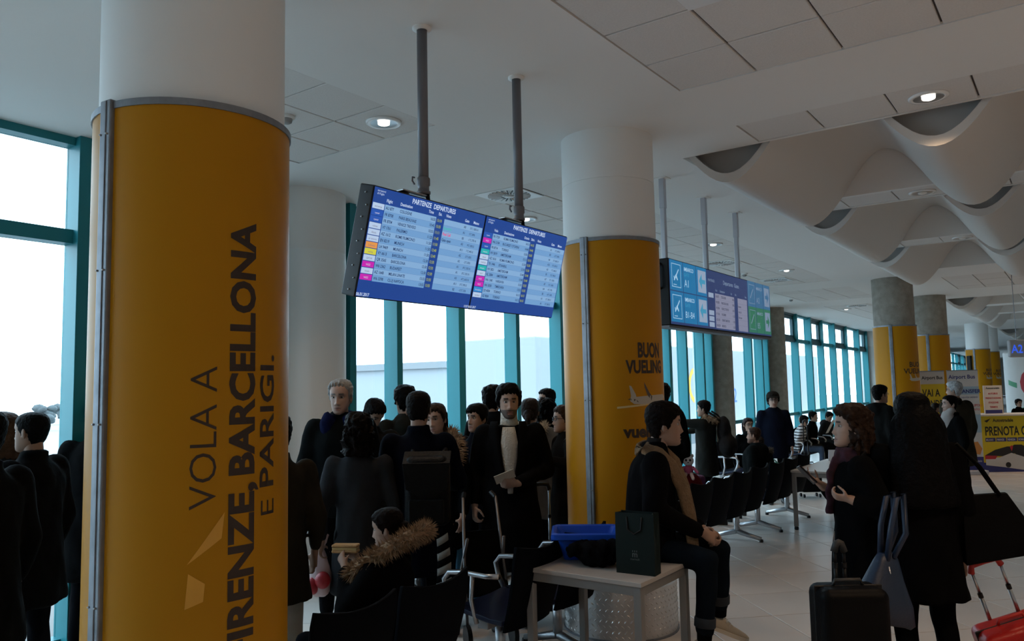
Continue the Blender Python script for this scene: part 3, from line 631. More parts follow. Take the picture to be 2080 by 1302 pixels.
def bench(x, y0, n, label, rz=0, arms=True, legs=(0.22, -.22), w=.54, hb=.84):
    """seats face -X locally; the row runs along +Y"""
    r = empty('seat_row', (x, y0, 0), rz); tag(r, label, 'bench', 'rows of waiting seats'); L = n*w
    MB().box((0, L/2, .36), (.08, L-.1, .05)).build('beam', mat('beam_grey', (.25, .25, .26), .4, .6), r, bevel=.006)
    for ly in (legs[0], L+legs[1]):
        MB().tube([(-.27, ly, .035), (-.13, ly, .065), (0, ly, .10), (.13, ly, .065), (.27, ly, .035)], [.022, .026, .032, .026, .022], 10).build('leg_foot', M_chrome, r, smooth=True)
        MB().tube([(0, ly, .08), (0, ly, .36)], .032, 12).build('leg_post', M_chrome, r, smooth=True)
        for s in (-.27, .27): MB().lathe([(.022, 0), (.024, .012), (.02, .03)], (s, ly, 0), 12).build('glide', M_black, r)
    for i in range(n):
        yc = (i+.5)*w; hw = w/2-.012
        # seat pan
        pn = MB(); prof = [(-.26, .405), (-.20, .445), (-.05, .425), (.08, .405), (.17, .40)]; rings = []
        for px, pz in prof: rings.append([(px, yc-hw, pz+.012), (px, yc-hw*.5, pz), (px, yc+hw*.5, pz), (px, yc+hw, pz+.012), (px, yc+hw, pz-.018), (px, yc-hw, pz-.018)])
        pn.loft(rings); pn.build('seat_pan', M_pan, r, smooth=True, bevel=.006)
        # back: curved shell, top edge dips in the middle
        bk = MB(); rings = []; N = 12
        for k in range(9):
            t = k/8; zz = .34+t*(hb-.34); xx = .15+.11*t+.02*math.sin(t*PI); row = []; row2 = []
            ww = hw*(.90+.10*math.sin(min(1, t*1.3)*PI/2)) if t < .97 else hw*.96
            for j in range(N+1):
                u = -1+2*j/N; dip = .035*(1-u*u)*t**3; cx = xx+.035*(1-u*u)
                row.append((cx, yc+u*ww, zz-dip)); row2.append((cx+.022, yc+u*ww, zz-dip))
            rings.append(row+row2[::-1])
        bk.loft(rings); bk.build('seat_back', M_seat, r, smooth=True, bevel=.004)
    if arms:
        for i in range(n+1):
            y = min(max(i*w, .02), L-.02)
            am = MB().tube([(-.20, y, .44), (-.25, y, .52), (-.27, y, .60), (-.23, y, .645), (-.12, y, .655), (.05, y, .65), (.15, y, .66)], .016, 10); 
            am.build('armrest', M_chrome, r, smooth=True)
            MB().tube([(-.02, y, .37), (-.06, y, .5), (-.05, y, .645)], .014, 8).build('armrest_post', M_chrome, r, smooth=True)
    return r
bench(-2.97, 2.24, 2, 'row of two dark seats seen from behind, with the girl in the fur hood', w=.53, arms=False, hb=.82)
bench(-2.97, 3.70, 2, 'pair of dark seats with chrome armrests behind the laminate table', w=.54, hb=.84)
bench(-3.27, 6.90, 4, 'four dark seats seen from behind, right of the seated man', w=.55, arms=True, legs=(.4, -.35))
bench(-3.27, 9.15, 3, 'three dark seats farther along the same line, ending at the white table', w=.55, arms=True, legs=(.3, -.2))
bench(-4.5, 17.4, 5, 'far row of seats by the windows with the striped-jumper man', rz=PI, arms=True, w=.51)
bench(-4.5, 13.1, 3, 'seat row by the windows with the woman in glasses', rz=PI, arms=True)

# ------------------------------------------------------------------ people
HEAD = [(-.118, .016, .070, .02), (-.113, .030, .084, .005), (-.102, .043, .091, -.02), (-.085, .053, .091, -.042), (-.065, .060, .089, -.058), (-.04, .066, .088, -.075), (-.012, .0705, .087, -.089), (.015, .073, .086, -.097), (.040, .0755, .090, -.101), (.065, .0745, .086, -.099), (.085, .069, .076, -.092), (.102, .057, .058, -.076), (.113, .039, .036, -.052), (.119, .012, .008, -.020)]
HZ = [h[0] for h in HEAD]
def hsec(z): return [float(np.interp(z, HZ, [h[i] for h in HEAD])) for i in (1, 2, 3)]
def hpt(z, ph):
    """point on the bare skull; ph = angle from the front, signed"""
    w, yf, yb = hsec(z); yc = (yf+yb)*.5-.005; c, s = math.cos(ph), math.sin(ph); e = .88
    x = w*math.copysign(abs(s)**e, s); y = yc+((yf-yc) if c > 0 else (yc-yb))*math.copysign(abs(c)**e, c); return x, y
def gs(a, b): return math.exp(-(a/b)**2)
ZS_ = [-.118, -.115, -.110, -.104, -.098, -.092, -.086, -.080, -.076, -.072, -.068, -.063, -.057, -.050, -.044, -.038, -.032, -.025, -.017, -.008, .0, .006, .012, .018, .025, .031, .037, .044, .053, .063, .074, .085, .095, .104, .112, .117, .119]
PH = [0]+[.08, .17, .26, .36, .46, .57, .7, .85, 1.02, 1.22, 1.45, 1.7, 1.95, 2.2, 2.5, 2.8]
PH = PH+[PI]+[-a for a in PH[:0:-1]]
def head_mesh(mb, tone, M, beard=0, fem=0, brow=(.03, .02, .015), age=0):
    rings = []; cols = []
    for z in ZS_:
        row = []
        for ph in PH:
            x, y = hpt(z, ph)
            if fem and z < -.03: x *= .95
            col = list(tone)
            if abs(ph) < 1.3:
                pn = float(np.interp(z, [-.052, -.042, -.034, -.015, .022, .03], [0, .55, 1, .62, .12, 0])); y += .024*pn*gs(x, .0095+.003*(z < -.028)); y += .007*gs(z+.037, .008)*gs(abs(x)-.013, .007)
                y -= .011*gs(abs(x)-.032, .015)*gs(z-.010, .012); y += .0035*gs(z-.031, .008)*(abs(x) < .055)
                y += .0055*gs(x, .022)*(gs(z+.064, .0055)+1.1*gs(z+.079, .006)); y -= .003*gs(x, .024)*gs(z+.0715, .003); y += .004*gs(x, .02)*gs(z+.102, .01)
                lip = gs(x, .02)*(gs(z+.064, .005)+gs(z+.078, .006)); lip = min(1, lip*1.1)
                col = [c*(1-lip)+l*lip for c, l in zip(col, (tone[0]*.72, tone[1]*.42, tone[2]*.42))]
                if abs(z+.0715) < .003 and abs(x) < .024: col = [c*.35 for c in col]
                if .026 < z < .042 and .010 < abs(x) < .05: col = list(brow)
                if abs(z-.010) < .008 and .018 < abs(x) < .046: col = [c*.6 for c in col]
                if age and z > .03: col = [c*.95 for c in col]
            if beard:
                bm = 1 if (z < -.048 and not (gs(x, .02)*(gs(z+.064, .005)+gs(z+.078, .006)) > .4) and abs(ph) < 1.9) else 0
                if bm: col = [c*(1-.8*beard)+b*.8*beard for c, b in zip(col, brow)]; y += .004*beard*(abs(ph) < 1.3)
            row.append(M@Vector((x, y, z))); cols.append(col)
        rings.append(row)
    o = len(mb.v); mb.loft(rings); 
    for i, c in enumerate(cols): mb.c[o+i] = tuple(c)
    mb.cc = tuple(c*.93 for c in tone)
    for s in (-1, 1):
        R = M.to_3x3()@Matrix.Rotation(s*.35, 3, 'Z')@Matrix.Rotation(-.15, 3, 'X')
        mb.ell(M@Vector((s*.077, -.012, -.004)), (.008, .017, .031), R, 10, 8); mb.ell(M@Vector((s*.075, -.004, -.022)), (.007, .01, .012), R, 8, 6)
    for s in (-1, 1):
        mb.cc = (.55, .52, .50); mb.ell(M@Vector((s*.0315, hpt(.010, .36)[1]-.0135, .0105)), (.0125, .011, .0078), M.to_3x3(), 10, 8)
        mb.cc = (.025, .015, .01); mb.ell(M@Vector((s*.0315, hpt(.010, .36)[1]-.006, .0105)), (.0062, .0055, .0062), M.to_3x3(), 8, 6)
    mb.cc = tone
HL = [(0, .074), (.55, .072), (.85, .060), (1.1, .035), (1.3, .004), (1.48, -.030), (1.62, .004), (1.8, -.012), (2.1, -.055), (2.6, -.082), (PI, -.090)]
def hair_cap(mb, M, th=.013, front=0, nz=.0, seed=0, top=1.0, recede=0, fz=60, fringe=0):
    rings = []
    zs = np.linspace(-.112, .119, 44)
    for z in zs:
        row = []
        for k in range(56):
            ph = -PI+2*PI*k/56; x, y = hpt(z, ph); hl = float(np.interp(abs(ph), [a for a, b in HL], [b for a, b in HL]))
            if abs(ph) < 1.2: hl += recede-fringe*(1-abs(ph)/1.2)*(1 if ph > -.3 else .6)
            hl += .006*math.sin(ph*17+seed)
            m = max(0, min(1, (z-hl)/.014+.3)); t = th*(1+(top-1)*max(0, z/.119))
            v = Vector((x, y+.0, z)); d = Vector((x, y+.01, z*.8+.01)).normalized()
            nn = noise.noise(v*fz+Vector((seed, 0, 0)))*nz if nz else 0
            row.append(M@(v+d*(t*m+nn*m-.007*(1-m))))
        rings.append(row)
    mb.loft(rings)
def hair_long(mb, M, length, wide=.10, thick=.062, amp=.006, curl=0, seed=0, back=.045, taper=.8, flare=0):
    rings = []; N = 26; n = 44
    for i in range(N):
        t = i/(N-1); z = .085-t*(length+.085); s = math.sin(min(1, t*3.2+.25)*PI/2); e = 1-(1-taper)*max(0, t-.35)/.65
        rx = wide*s*e*(1+flare*t); ry = thick*s*e*(1+flare*t*.6); cy = -back-.012*math.sin(t*PI)
        if i == N-1: rx *= .6; ry *= .6
        row = []
        for k in range(n):
            a = 2*PI*k/n; g = 1+amp*8*math.sin(a*13+seed+1.5*math.sin(z*20))+amp*5*math.sin(a*29+z*35)
            v = Vector((rx*g*math.cos(a), cy+ry*g*math.sin(a), z))
            if curl: v += curl*noise.noise_vector(v*24+Vector((seed, 0, 0)))+curl*.6*noise.noise_vector(v*55)
            row.append(M@v)
        rings.append(row)
    mb.loft(rings)
def fur_ring(pts, r, name, col, parent, n=700, ln=.045, seed=1):
    rr = random.Random(seed); mb = MB(); P = [Vector(p) for p in pts]; mb.tube(P, r*.8, 8)
    for k in range(n):
        i = rr.randrange(len(P)-1); t = rr.random(); c = P[i].lerp(P[i+1], t); d = Vector((rr.gauss(0, 1), rr.gauss(0, 1), rr.gauss(0, 1))).normalized(); ax = (P[i+1]-P[i]).normalized()
        d = (d-ax*d.dot(ax)*.6).normalized(); a = c+d*r*.55; tip = c+d*(r+ln*rr.uniform(.4, 1))+Vector((0, 0, -.01*rr.random())); s = d.orthogonal().normalized()*.005; s2 = d.cross(s)
        mb.add([a+s, a-s*.5+s2*.8, a-s*.5-s2*.8, tip], [(0, 1, 3), (1, 2, 3), (2, 0, 3)])
    return mb.build(name, mat('fur_%.2f_%.2f' % col[:2], col, .95, var=.35, vscale=40), parent)
def hand(mb, wrist, d, palm, side, curl=.6, s=1.0, thumb=.6):
    """wrist point, finger direction, palm-facing direction, side +1 right / -1 left: palm, four fingers, thumb"""
    d = Vector(d).normalized(); pn = Vector(palm); pn = (pn-d*pn.dot(d)).normalized(); ac = d.cross(pn)*side    # ac points to the thumb side
    wrist = Vector(wrist); L = .088*s
    R = Matrix((ac, pn, d)).transposed()
    mb.cap(wrist-d*.02, .025*s, wrist+d*.02, .024*s, 10)
    rr = []
    for t, w_, h_ in ((0, .024, .017), (.3, .034, .017), (.7, .041, .015), (1, .040, .012)):
        c = wrist+d*L*t; rr.append([c+ac*w_*s*math.cos(q_)+pn*h_*s*math.sin(q_) for q_ in (2*PI*j/12 for j in range(12))])
    mb.loft(rr)
    for k, (o_, ln, r_) in enumerate(((.030, .070, .0088), (.010, .078, .0092), (-.011, .072, .0088), (-.030, .056, .0078))):
        p = wrist+d*L*.95+ac*o_*s; dirn = (d+ac*o_*1.5).normalized(); a = 0; rad = r_*s
        for seg in (.45, .32, .25):
            a += curl*(.75 if seg > .4 else .9); dd = dirn*math.cos(a)+pn*math.sin(a); p2 = p+dd*ln*seg*s; mb.cap(p, rad, p2, rad*.92, 8); p = p2; rad *= .92
    p = wrist+d*L*.25+ac*.028*s; dd = (d*.55+ac*.75+pn*thumb).normalized(); p2 = p+dd*.038*s; mb.cap(p, .013*s, p2, .0105*s, 8); dd2 = (dd*.4+d*.6+pn*thumb*.6-ac*.25).normalized(); p3 = p2+dd2*.030*s; mb.cap(p2, .0105*s, p3, .0095*s, 8); mb.cap(p3, .0095*s, p3+dd2*.02*s, .008*s, 8)
PEOPLE = {}
def person(key, label, px, d, top_y, a, coat=(.012, .012, .014), kind='long', trousers=(.012, .013, .018), shoes=(.01, .01, .01), tone=(.42, .25, .175), hair=(.02, .014, .011), hairkind='short', bulk=1.0,
           pose=None, lean=0, seat=None, hd=(0, 0, 0), beard=0, fem=0, vox=.018, hands=True, hem=None, xy=None, height=None, curlh=.5, palms=None, hood=None, hoodcol=None, shoe_rot=0, group=None, amp=.006, hb=.0, collar=True, wide=1.0, headfwd=0, hargs=None, handdirs=None, shx=0):
    x, y = xy if xy else spot(px, d)
    hor = 788-.0202*(px-1040); ztop = height if height else CAM_H+(hor-top_y)*d/FPX
    if seat is None: k = ztop/ (1.755 if not lean else 1.74); up = 0
    else: k = min(1.06, max(.5, (ztop-seat-.085)/(.825*math.cos(lean)))); up = 0
    r = empty('person', (x, y, 0), YAW+math.radians(a)); tag(r, label, 'person', group); PEOPLE[key] = r
    hz = .93*k if seat is None else seat+.085
    def sp(px_, py_, pz_):                       # upper-body point given in standing coordinates of a 1.75 m figure
        dz = (pz_-.93)*k; c, s = math.cos(lean), math.sin(lean); return Vector((px_*k, py_*k*c+dz*s, hz+dz*c-py_*k*s))
    J = dict(shR=sp(.185*wide, 0, 1.41), shL=sp(-.185*wide, 0, 1.41), elR=sp(.25*wide, -.03, 1.12), elL=sp(-.25*wide, -.03, 1.12), wrR=sp(.255*wide, .06, .88), wrL=sp(-.255*wide, .06, .88))
    if seat is None:
        J.update(hiR=Vector((.09*k, 0, hz)), hiL=Vector((-.09*k, 0, hz)), knR=Vector((.10*k, .015, .50*k)), knL=Vector((-.10*k, .015, .50*k)), anR=Vector((.105*k, -.02, .085)), anL=Vector((-.105*k, -.02, .085)))
    else:
        J.update(hiR=Vector((.09, 0, hz)), hiL=Vector((-.09, 0, hz)), knR=Vector((.12, .43, hz+.01)), knL=Vector((-.12, .43, hz+.01)), anR=Vector((.12, .42, .085)), anL=Vector((-.12, .42, .085)))
    for q_, v in (pose or {}).items(): J[q_] = Vector(v)
    # head frame
    hc = sp(0, .018+headfwd, 1.635); nb = sp(0, -.005, 1.47)
    HM = Matrix.Translation(hc)@(Matrix.Rotation(math.radians(hd[0]), 4, 'Z')@Matrix.Rotation(-lean*.4-math.radians(hd[1]), 4, 'X')@Matrix.Rotation(math.radians(hd[2]), 4, 'Y'))@Matrix.Scale(k*(1.0+hb), 4)
    # ---- body (skin): neck, trunk, limbs grown together; head and hands joined to it
    b = MB(); b.cap(nb-Vector((0, 0, .03)), .060*k, hc+(HM.to_3x3()@Vector((0, -.018, -.05))), .052*k)
    b.rings([(sp(0, 0, z), rx*k*.85, ry*k*.8) for z, rx, ry in ((.90, .15, .10), (1.1, .14, .095), (1.3, .16, .10), (1.42, .14, .08), (1.47, .07, .06))], 14)
    for s in 'RL':
        b.cap(J['sh'+s], .05*k, J['el'+s], .04*k); b.cap(J['el'+s], .04*k, J['wr'+s], .027*k); b.cap(J['hi'+s], .07*k, J['kn'+s], .05*k); b.cap(J['kn'+s], .048*k, J['an'+s], .035*k)
    hv = MB()
    for s in 'RL':
        fd = (J['wr'+s]-J['el'+s]).normalized(); pl = (palms or {}).get(s, (-.6 if s == 'R' else .6, -.2, -.1)); fd2 = Vector((handdirs or {}).get(s, fd))
        hand(hv if hands else b, J['wr'+s], fd2, pl, 1 if s == 'R' else -1, curlh if not isinstance(curlh, dict) else curlh.get(s, .5), k*(.92 if fem else 1.0))
    if hands: b.add(hv.v, hv.f)
    bm_ = remesh(b, .0075 if hands == 'fine' else .0125 if vox < .02 else .02, 3)
    hm = MB(); head_mesh(hm, tone, HM, beard, fem, hair if max(hair) < .2 else (.12, .1, .09))
    n0 = len(bm_.vertices); co = np.empty(n0*3); bm_.vertices.foreach_get('co', co); co = co.reshape(-1, 3)
    allv = [tuple(v) for v in co]+hm.v; allf = [tuple(p.vertices) for p in bm_.polygons]+[tuple(i+n0 for i in f) for f in hm.f]
    me = bpy.data.meshes.new('body'); me.from_pydata(allv, [], allf); tone = tuple(c*.72 for c in tone); hm.c = [tuple(q*.72 for q in c) for c in hm.c]; at = me.color_attributes.new('tone', 'FLOAT_COLOR', 'POINT')
    cl = np.ones((len(allv), 4), np.float32); cl[:n0, :3] = tone; cl[n0:, :3] = np.array(hm.c); at.data.foreach_set('color', cl.ravel()); me.materials.append(skinmat()); me.update()
    link('body', me, r, smooth=True); bpy.data.meshes.remove(bm_)
    # ---- coat
    B = bulk; c = MB()
    if seat is None:
        hm_ = hem if hem is not None else (.50 if kind == 'long' else .80)
        low = [(hm_, .235, .165), (hm_+.01, .236, .166)] if hm_ < .7 else [(hm_, .20, .15), (hm_+.01, .202, .152)]
        if hm_ < .7: low += [(.72, .215, .16)]
    else: low = [(.89, .19, .15)]
    spec = low+[(.93, .195, .15), (1.08, .178, .135), (1.2, .182, .138), (1.32, .195, .142), (1.39, .185, .125), (1.44, .14, .10), (1.475, .085, .078)]
    n = 22; rg = []
    for z, rx, ry in spec:
        if z < .93 and seat is None: cpt = Vector((0, 0, z*k)) 
        else: cpt = sp(0, 0, z)
        rg.append([cpt+Vector((rx*k*B*wide*math.cos(t), ry*k*B*math.sin(t)*math.cos(lean*(z >= .93)), -ry*k*B*math.sin(t)*math.sin(lean)*(z >= .93))) for t in (2*PI*j/n for j in range(n))])
    c.loft(rg)
    if collar: c.rings([(sp(0, -.005, 1.45), .085*k*B, .082*k*B), (sp(0, -.005, 1.50), .080*k, .078*k), (sp(0, -.012, 1.535), .082*k, .078*k)], 18)
    for s in 'RL':
        c.cap(J['sh'+s], .078*k*B, J['el'+s], .060*k*B); e = J['wr'+s]-(J['wr'+s]-J['el'+s]).normalized()*.012; c.cap(J['el'+s], .060*k*B, e-(J['wr'+s]-J['el'+s]).normalized()*.03, .044*k*B)
        if seat is not None and kind == 'long': c.cap(J['hi'+s], .10*k, J['hi'+s].lerp(J['kn'+s], .75), .085*k)
    if seat is not None: c.ell(((J['hiR']+J['hiL'])/2)+Vector((0, -.0, .06)), (.19*k*B, .15*k*B, .14))
    if hood: c.ell(sp(0, -.105, 1.43), (.125*k*hood, .075*k*hood, .085*k*hood), Matrix.Rotation(-.5, 3, 'X')); c.ell(sp(0, -.03, 1.49), (.11*k*hood, .095*k*hood, .035*k))
    cm = fold(remesh(c, vox, 6), amp, 14); cm.materials.append(cloth(coat)); link('coat', cm, r, smooth=True)
    # ---- trousers and shoes
    t = MB(); t.ell((J['hiR']+J['hiL'])/2+Vector((0, 0, .02)), (.165*k, .115*k, .12*k))
    for s in 'RL':
        t.cap(J['hi'+s], .088*k, J['kn'+s], .066*k); en = J['an'+s]-(J['an'+s]-J['kn'+s]).normalized()*.02; t.cap(J['kn'+s], .064*k, en, .055*k)
    tm_ = fold(remesh(t, vox, 5), amp*.6, 20); tm_.materials.append(cloth(trousers)); link('trousers', tm_, r, smooth=True)
    for s in 'RL': shoe(r, J['an'+s], (1 if s == 'R' else -1)*.15+shoe_rot, shoes, k)
    # ---- hair
    if hairkind:
        h = MB(); ha = hargs or {}
        if hairkind == 'short': hair_cap(h, HM, **{**dict(th=.012, nz=.006, seed=px, top=1.7), **ha})
        elif hairkind == 'crop': hair_cap(h, HM, **{**dict(th=.005, nz=.002, seed=px, top=1.3), **ha})
        elif hairkind == 'full': hair_cap(h, HM, **{**dict(th=.022, nz=.012, seed=px, top=1.6, fz=40), **ha})
        elif hairkind == 'bun': hair_cap(h, HM, th=.012, nz=.003); h.ell(HM@Vector((0, -.125, .03)), (.042*k, .04*k, .042*k))
        elif hairkind == 'tied': hair_cap(h, HM, th=.014, nz=.004); h.ell(HM@Vector((0, -.11, -.02)), (.05*k, .045*k, .05*k)); h.tube([HM@Vector((0, -.13, -.02)), HM@Vector((0, -.15, -.08)), HM@Vector((0, -.13, -.16))], [.03, .026, .01])
        elif hairkind == 'long': hair_cap(h, HM, **dict(th=.016, nz=.004, top=1.4)); hair_long(h, HM, **{**dict(length=.26), **ha})
        elif hairkind == 'curly': hair_cap(h, HM, **dict(th=.026, nz=.02, top=1.3, fz=45)); hair_long(h, HM, **{**dict(length=.26, wide=.115, thick=.08, curl=.022, amp=.012, back=.04, taper=1.0), **ha})
        h.build('hair', hairmat(hair), r, smooth=True)
    if hoodcol:
        ring = []
        for i in range(13):
            tt = -.25+i/12*(PI+.5); ring.append(sp(.135*math.cos(tt), -.03-.135*math.sin(tt), 1.50-.045*math.sin(tt)))
        fur_ring(ring, .035*k, 'fur_trim', hoodcol, r)
    r['_'] = 0; del r['_']
    return r, J, sp, HM, k
def shoe(r, an, ang, col, k=1.0, R=None, name='shoe', sole=None, parent_lbl=None):
    m = MB(); L = .27*k; prof = [(-.075, .028, .07), (-.06, .036, .088), (-.02, .040, .088), (.03, .040, .072), (.08, .046, .055), (.13, .047, .045), (.17, .036, .036), (.192, .018, .025)]; rings = []
    for y_, w_, h_ in prof:
        y_ *= k; rg = []
        for j in range(12):
            t = 2*PI*j/12; zz = math.sin(t); rg.append((w_*k*math.cos(t)*(1 if zz < 0 else .93), y_, (h_/2)*(1+zz) if zz > 0 else (h_/2)*(1+max(zz*1.25, -1))))
        rings.append(rg)
    m.loft(rings); Rm = (R if R else Matrix.Identity(3))@Matrix.Rotation(-ang, 3, 'Z'); o = Vector(an)-Rm@Vector((0, -.02, .085)) if R else Vector((an[0], an[1], an[2]-.085))
    m.v = [tuple(Rm@Vector(v)+o) for v in m.v]; ob = m.build(name, mat('shoe_%.2f_%.2f_%.2f' % col, col, .35 if max(col) < .1 else .8), r, smooth=True)
    if sole:
        s_ = MB(); pts = [(w_*k*1.06, y_*k) for y_, w_, h_ in prof]+[(-w_*k*1.06, y_*k) for y_, w_, h_ in prof[::-1]]
        s_.loft([[tuple(Rm@Vector((x_, y_, z_))+o) for x_, y_ in pts] for z_ in (-.004, .018)]); s_.build('sole', mat('rubber_sole', sole, .8), ob)
    return ob
def glasses(r, HM, col=(.01, .01, .01)):
    m = MB(); T = lambda p: HM@Vector(p)
    for s in (-1, 1):
        m.tube([T((s*.032+.021*math.cos(t), .096-.012*abs(math.cos(t))*(1 if s*math.cos(t) > 0 else 0), .010+.016*math.sin(t))) for t in (2*PI*i/14 for i in range(15))], .0022, 6)
        m.tube([T((s*.053, .085, .014)), T((s*.072, .04, .014)), T((s*.080, -.015, .010))], .0022, 6)
    m.tube([T((-.011, .102, .014)), T((.011, .102, .014))], .0022, 6); m.build('glasses', mat('glasses_rim', col, .3), r)
def rel(r, v):                                   # local point of a person -> world
    return Matrix.Translation(r.location)@Matrix.Rotation(r.rotation_euler.z, 4, 'Z')@Vector(v)
BLK = (.010, .010, .011); NAVY = (.008, .011, .024); GRY = (.07, .075, .085); OLV = (.045, .038, .028)

# -- left of the near pillar
person('edge_man', 'person in black coat cut off by the left edge of the photo', -22, 3.7, 838, 75, coat=BLK, hairkind='short', hair=(.012, .01, .01), hem=.62)
person('edge_woman', 'person with long brown hair behind the man at the left edge', 16, 4.95, 842, 60, coat=(.03, .03, .03), hairkind='long', hair=(.10, .05, .025), fem=1, hands=False, hargs=dict(length=.24, wide=.10))
person('crop_man', 'person with cropped black hair and black coat in left profile, left of near pillar', 76, 4.55, 838, 82, coat=BLK, hairkind='crop', hair=(.010, .009, .009), tone=(.36, .21, .145), hem=.62, bulk=1.06, wide=1.02)
person('pillar_man', 'person in black mostly hidden behind the near pillar, shoulder showing at its left', 205, 5.6, 815, 10, coat=BLK, hands=False)
# -- queue between the pillars
person('olive_man', 'person in long olive coat and pale trousers, back turned, right of near pillar', 567, 4.55, 850, 35, coat=(.065, .053, .036), kind='long', hem=.62, trousers=(.32, .29, .25), hairkind='short', hair=(.012, .01, .009), tone=(.40, .22, .14), bulk=.93, lean=.05, hd=(20, 8, 0))
_, J, sp, HM, k = person('grey_man', 'tall grey-haired person in black coat over blue hooded jacket, facing the camera', 692, 6.1, 775, 183, coat=(.010, .013, .014), kind='long', hem=.78, trousers=(.012, .012, .015), hairkind='short', hair=(.26, .25, .24), tone=(.42, .26, .20), bulk=1.08, hd=(-6, 6, 0), hood=None, hargs=dict(recede=.018, th=.012, nz=.008), pose=dict(wrR=(.235, .20, .98), elR=(.29, .02, 1.12)), curlh=.95, handdirs=dict(R=(-.1, .4, -.9)), palms=dict(R=(0, -1, -.3)), shoes=(.012, .012, .013))
m = MB(); m.ell(sp(0, -.02, 1.475), (.125, .105, .06)); m.ell(sp(-.085, .075, 1.43), (.06, .06, .11)); m.ell(sp(.085, .075, 1.43), (.06, .06, .11)); m.ell(sp(0, -.1, 1.46), (.15, .08, .09))
q_ = fold(remesh(m, .014, 5), .004, 30); q_.materials.append(cloth((.012, .018, .085))); link('hooded_jacket', q_, PEOPLE['grey_man'], smooth=True)
person('curly_woman', 'person with curly dark hair in grey coat, back turned, holding a plastic bag', 727, 5.2, 845, 5, coat=(.075, .078, .088), kind='long', hem=.50, trousers=BLK, hairkind='curly', hair=(.020, .012, .010), fem=1, bulk=.88, hargs=dict(length=.17, wide=.105), pose=dict(elL=(-.225, -.04, 1.0), wrL=(-.235, -.02, .78)), curlh=.9)
person('bent_man', 'person with dark hair bowing his head between the grey-haired man and the backpacker', 748, 6.7, 818, 215, coat=(.03, .028, .026), hairkind='short', hair=(.012, .010, .010), hd=(10, 38, 0), kind='short', bulk=1.1, lean=.12, pose=dict(elL=(-.30, .10, 1.12), wrL=(-.18, .30, 1.28)), palms=dict(L=(.5, .3, 0)), hem=.7, height=1.66)
person('backpacker', 'person in navy coat with black leather backpack, seen from behind', 848, 5.3, 797, 0, coat=NAVY, kind='long', hem=.55, trousers=BLK, hairkind='crop', hair=(.020, .015, .014), hargs=dict(th=.009, nz=.003), bulk=1.0, wide=1.0, tone=(.42, .25, .18), pose=dict(elR=(.26, .06, 1.13), wrR=(.18, .26, 1.08), elL=(-.26, .06, 1.13), wrL=(-.18, .26, 1.08)))
person('hood_man', 'person with messy black hair in olive parka, half hidden behind the backpacker', 822, 7.2, 789, 30, coat=(.04, .038, .030), hairkind='full', hair=(.012, .010, .010), hood=1.1, hands=False, kind='short')
person('smile_woman', 'person with straight brown hair and fur-trimmed hood facing us beside the backpacker', 884, 6.0, 823, 158, coat=(.012, .012, .013), kind='long', hem=.62, hairkind='long', hair=(.050, .026, .016), fem=1, tone=(.50, .31, .235), hargs=dict(length=.12, wide=.088, thick=.05), hd=(8, 3, 6))
person('boy', 'young person with dark fringe in navy jacket left of the bearded man', 968, 6.6, 824, 140, coat=(.014, .016, .026), kind='short', hairkind='short', hair=(.016, .012, .010), tone=(.46, .28, .21), hargs=dict(fringe=.02, th=.016), hem=.75)
person('phone_man', 'person with dark hair holding a hand to the ear behind the bearded man', 997, 7.5, 788, 350, coat=(.012, .012, .015), hairkind='full', hair=(.014, .011, .010), pose=dict(elR=(.33, .12, 1.22), wrR=(.16, .09, 1.47)), curlh=.3, handdirs=dict(R=(-.2, .1, 1)), palms=dict(R=(-1, 0, 0)), hood=1.0)
_, J, sp, HM, k = person('beard_man', 'bearded person in black overcoat and cream turtleneck holding paper', 1030, 6.0, 787, 184, coat=(.013, .0135, .015), kind='long', hem=.42, trousers=BLK, hairkind='full', hair=(.013, .010, .009), tone=(.46, .29, .215), beard=1, bulk=1.02, wide=1.06, vox=.015, hands='fine', hd=(2, 0, 0), collar=False, pose=dict(elL=(-.29, .0, 1.13), wrL=(-.03, .235, 1.06)), curlh=.95, palms=dict(L=(.2, -.7, .2)), handdirs=dict(L=(.95, .25, .05)))
m = MB(); m.rings([(sp(0, .0, 1.43), .085, .088), (sp(0, .0, 1.48), .068, .072), (sp(0, .004, 1.53), .064, .067), (sp(0, .008, 1.562), .063, .066), (sp(0, .008, 1.567), .055, .058)], 24); m.v = list(m.v)
tn = m.build('turtleneck_collar', mat('cream_knit', (.50, .46, .40), .95, bump=.8, bscale=90), PEOPLE['beard_man'], smooth=True)
m = MB()
rows = []
for z, w in ((.98, .018), (1.05, .028), (1.15, .042), (1.25, .056), (1.35, .062), (1.42, .052), (1.46, .045)):
    base = sp(0, 0, z); ry = float(np.interp(z, [.93, 1.08, 1.2, 1.32, 1.39, 1.44, 1.475], [.15, .135, .138, .142, .125, .10, .078]))*k*1.02
    rows.append([(base.x+u*w+.01, base.y+ry*(1-.5*(u*w/.19)**2)+.016+.006*(1-u*u), base.z) for u in (-1, -.5, 0, .5, 1)]+[(base.x+u*w+.01, base.y+ry*.8, base.z) for u in (1, .5, 0, -.5, -1)])
m.loft(rows); m.build('jumper_front', mat('cream_knit', (.50, .46, .40)), PEOPLE['beard_man'], smooth=True)
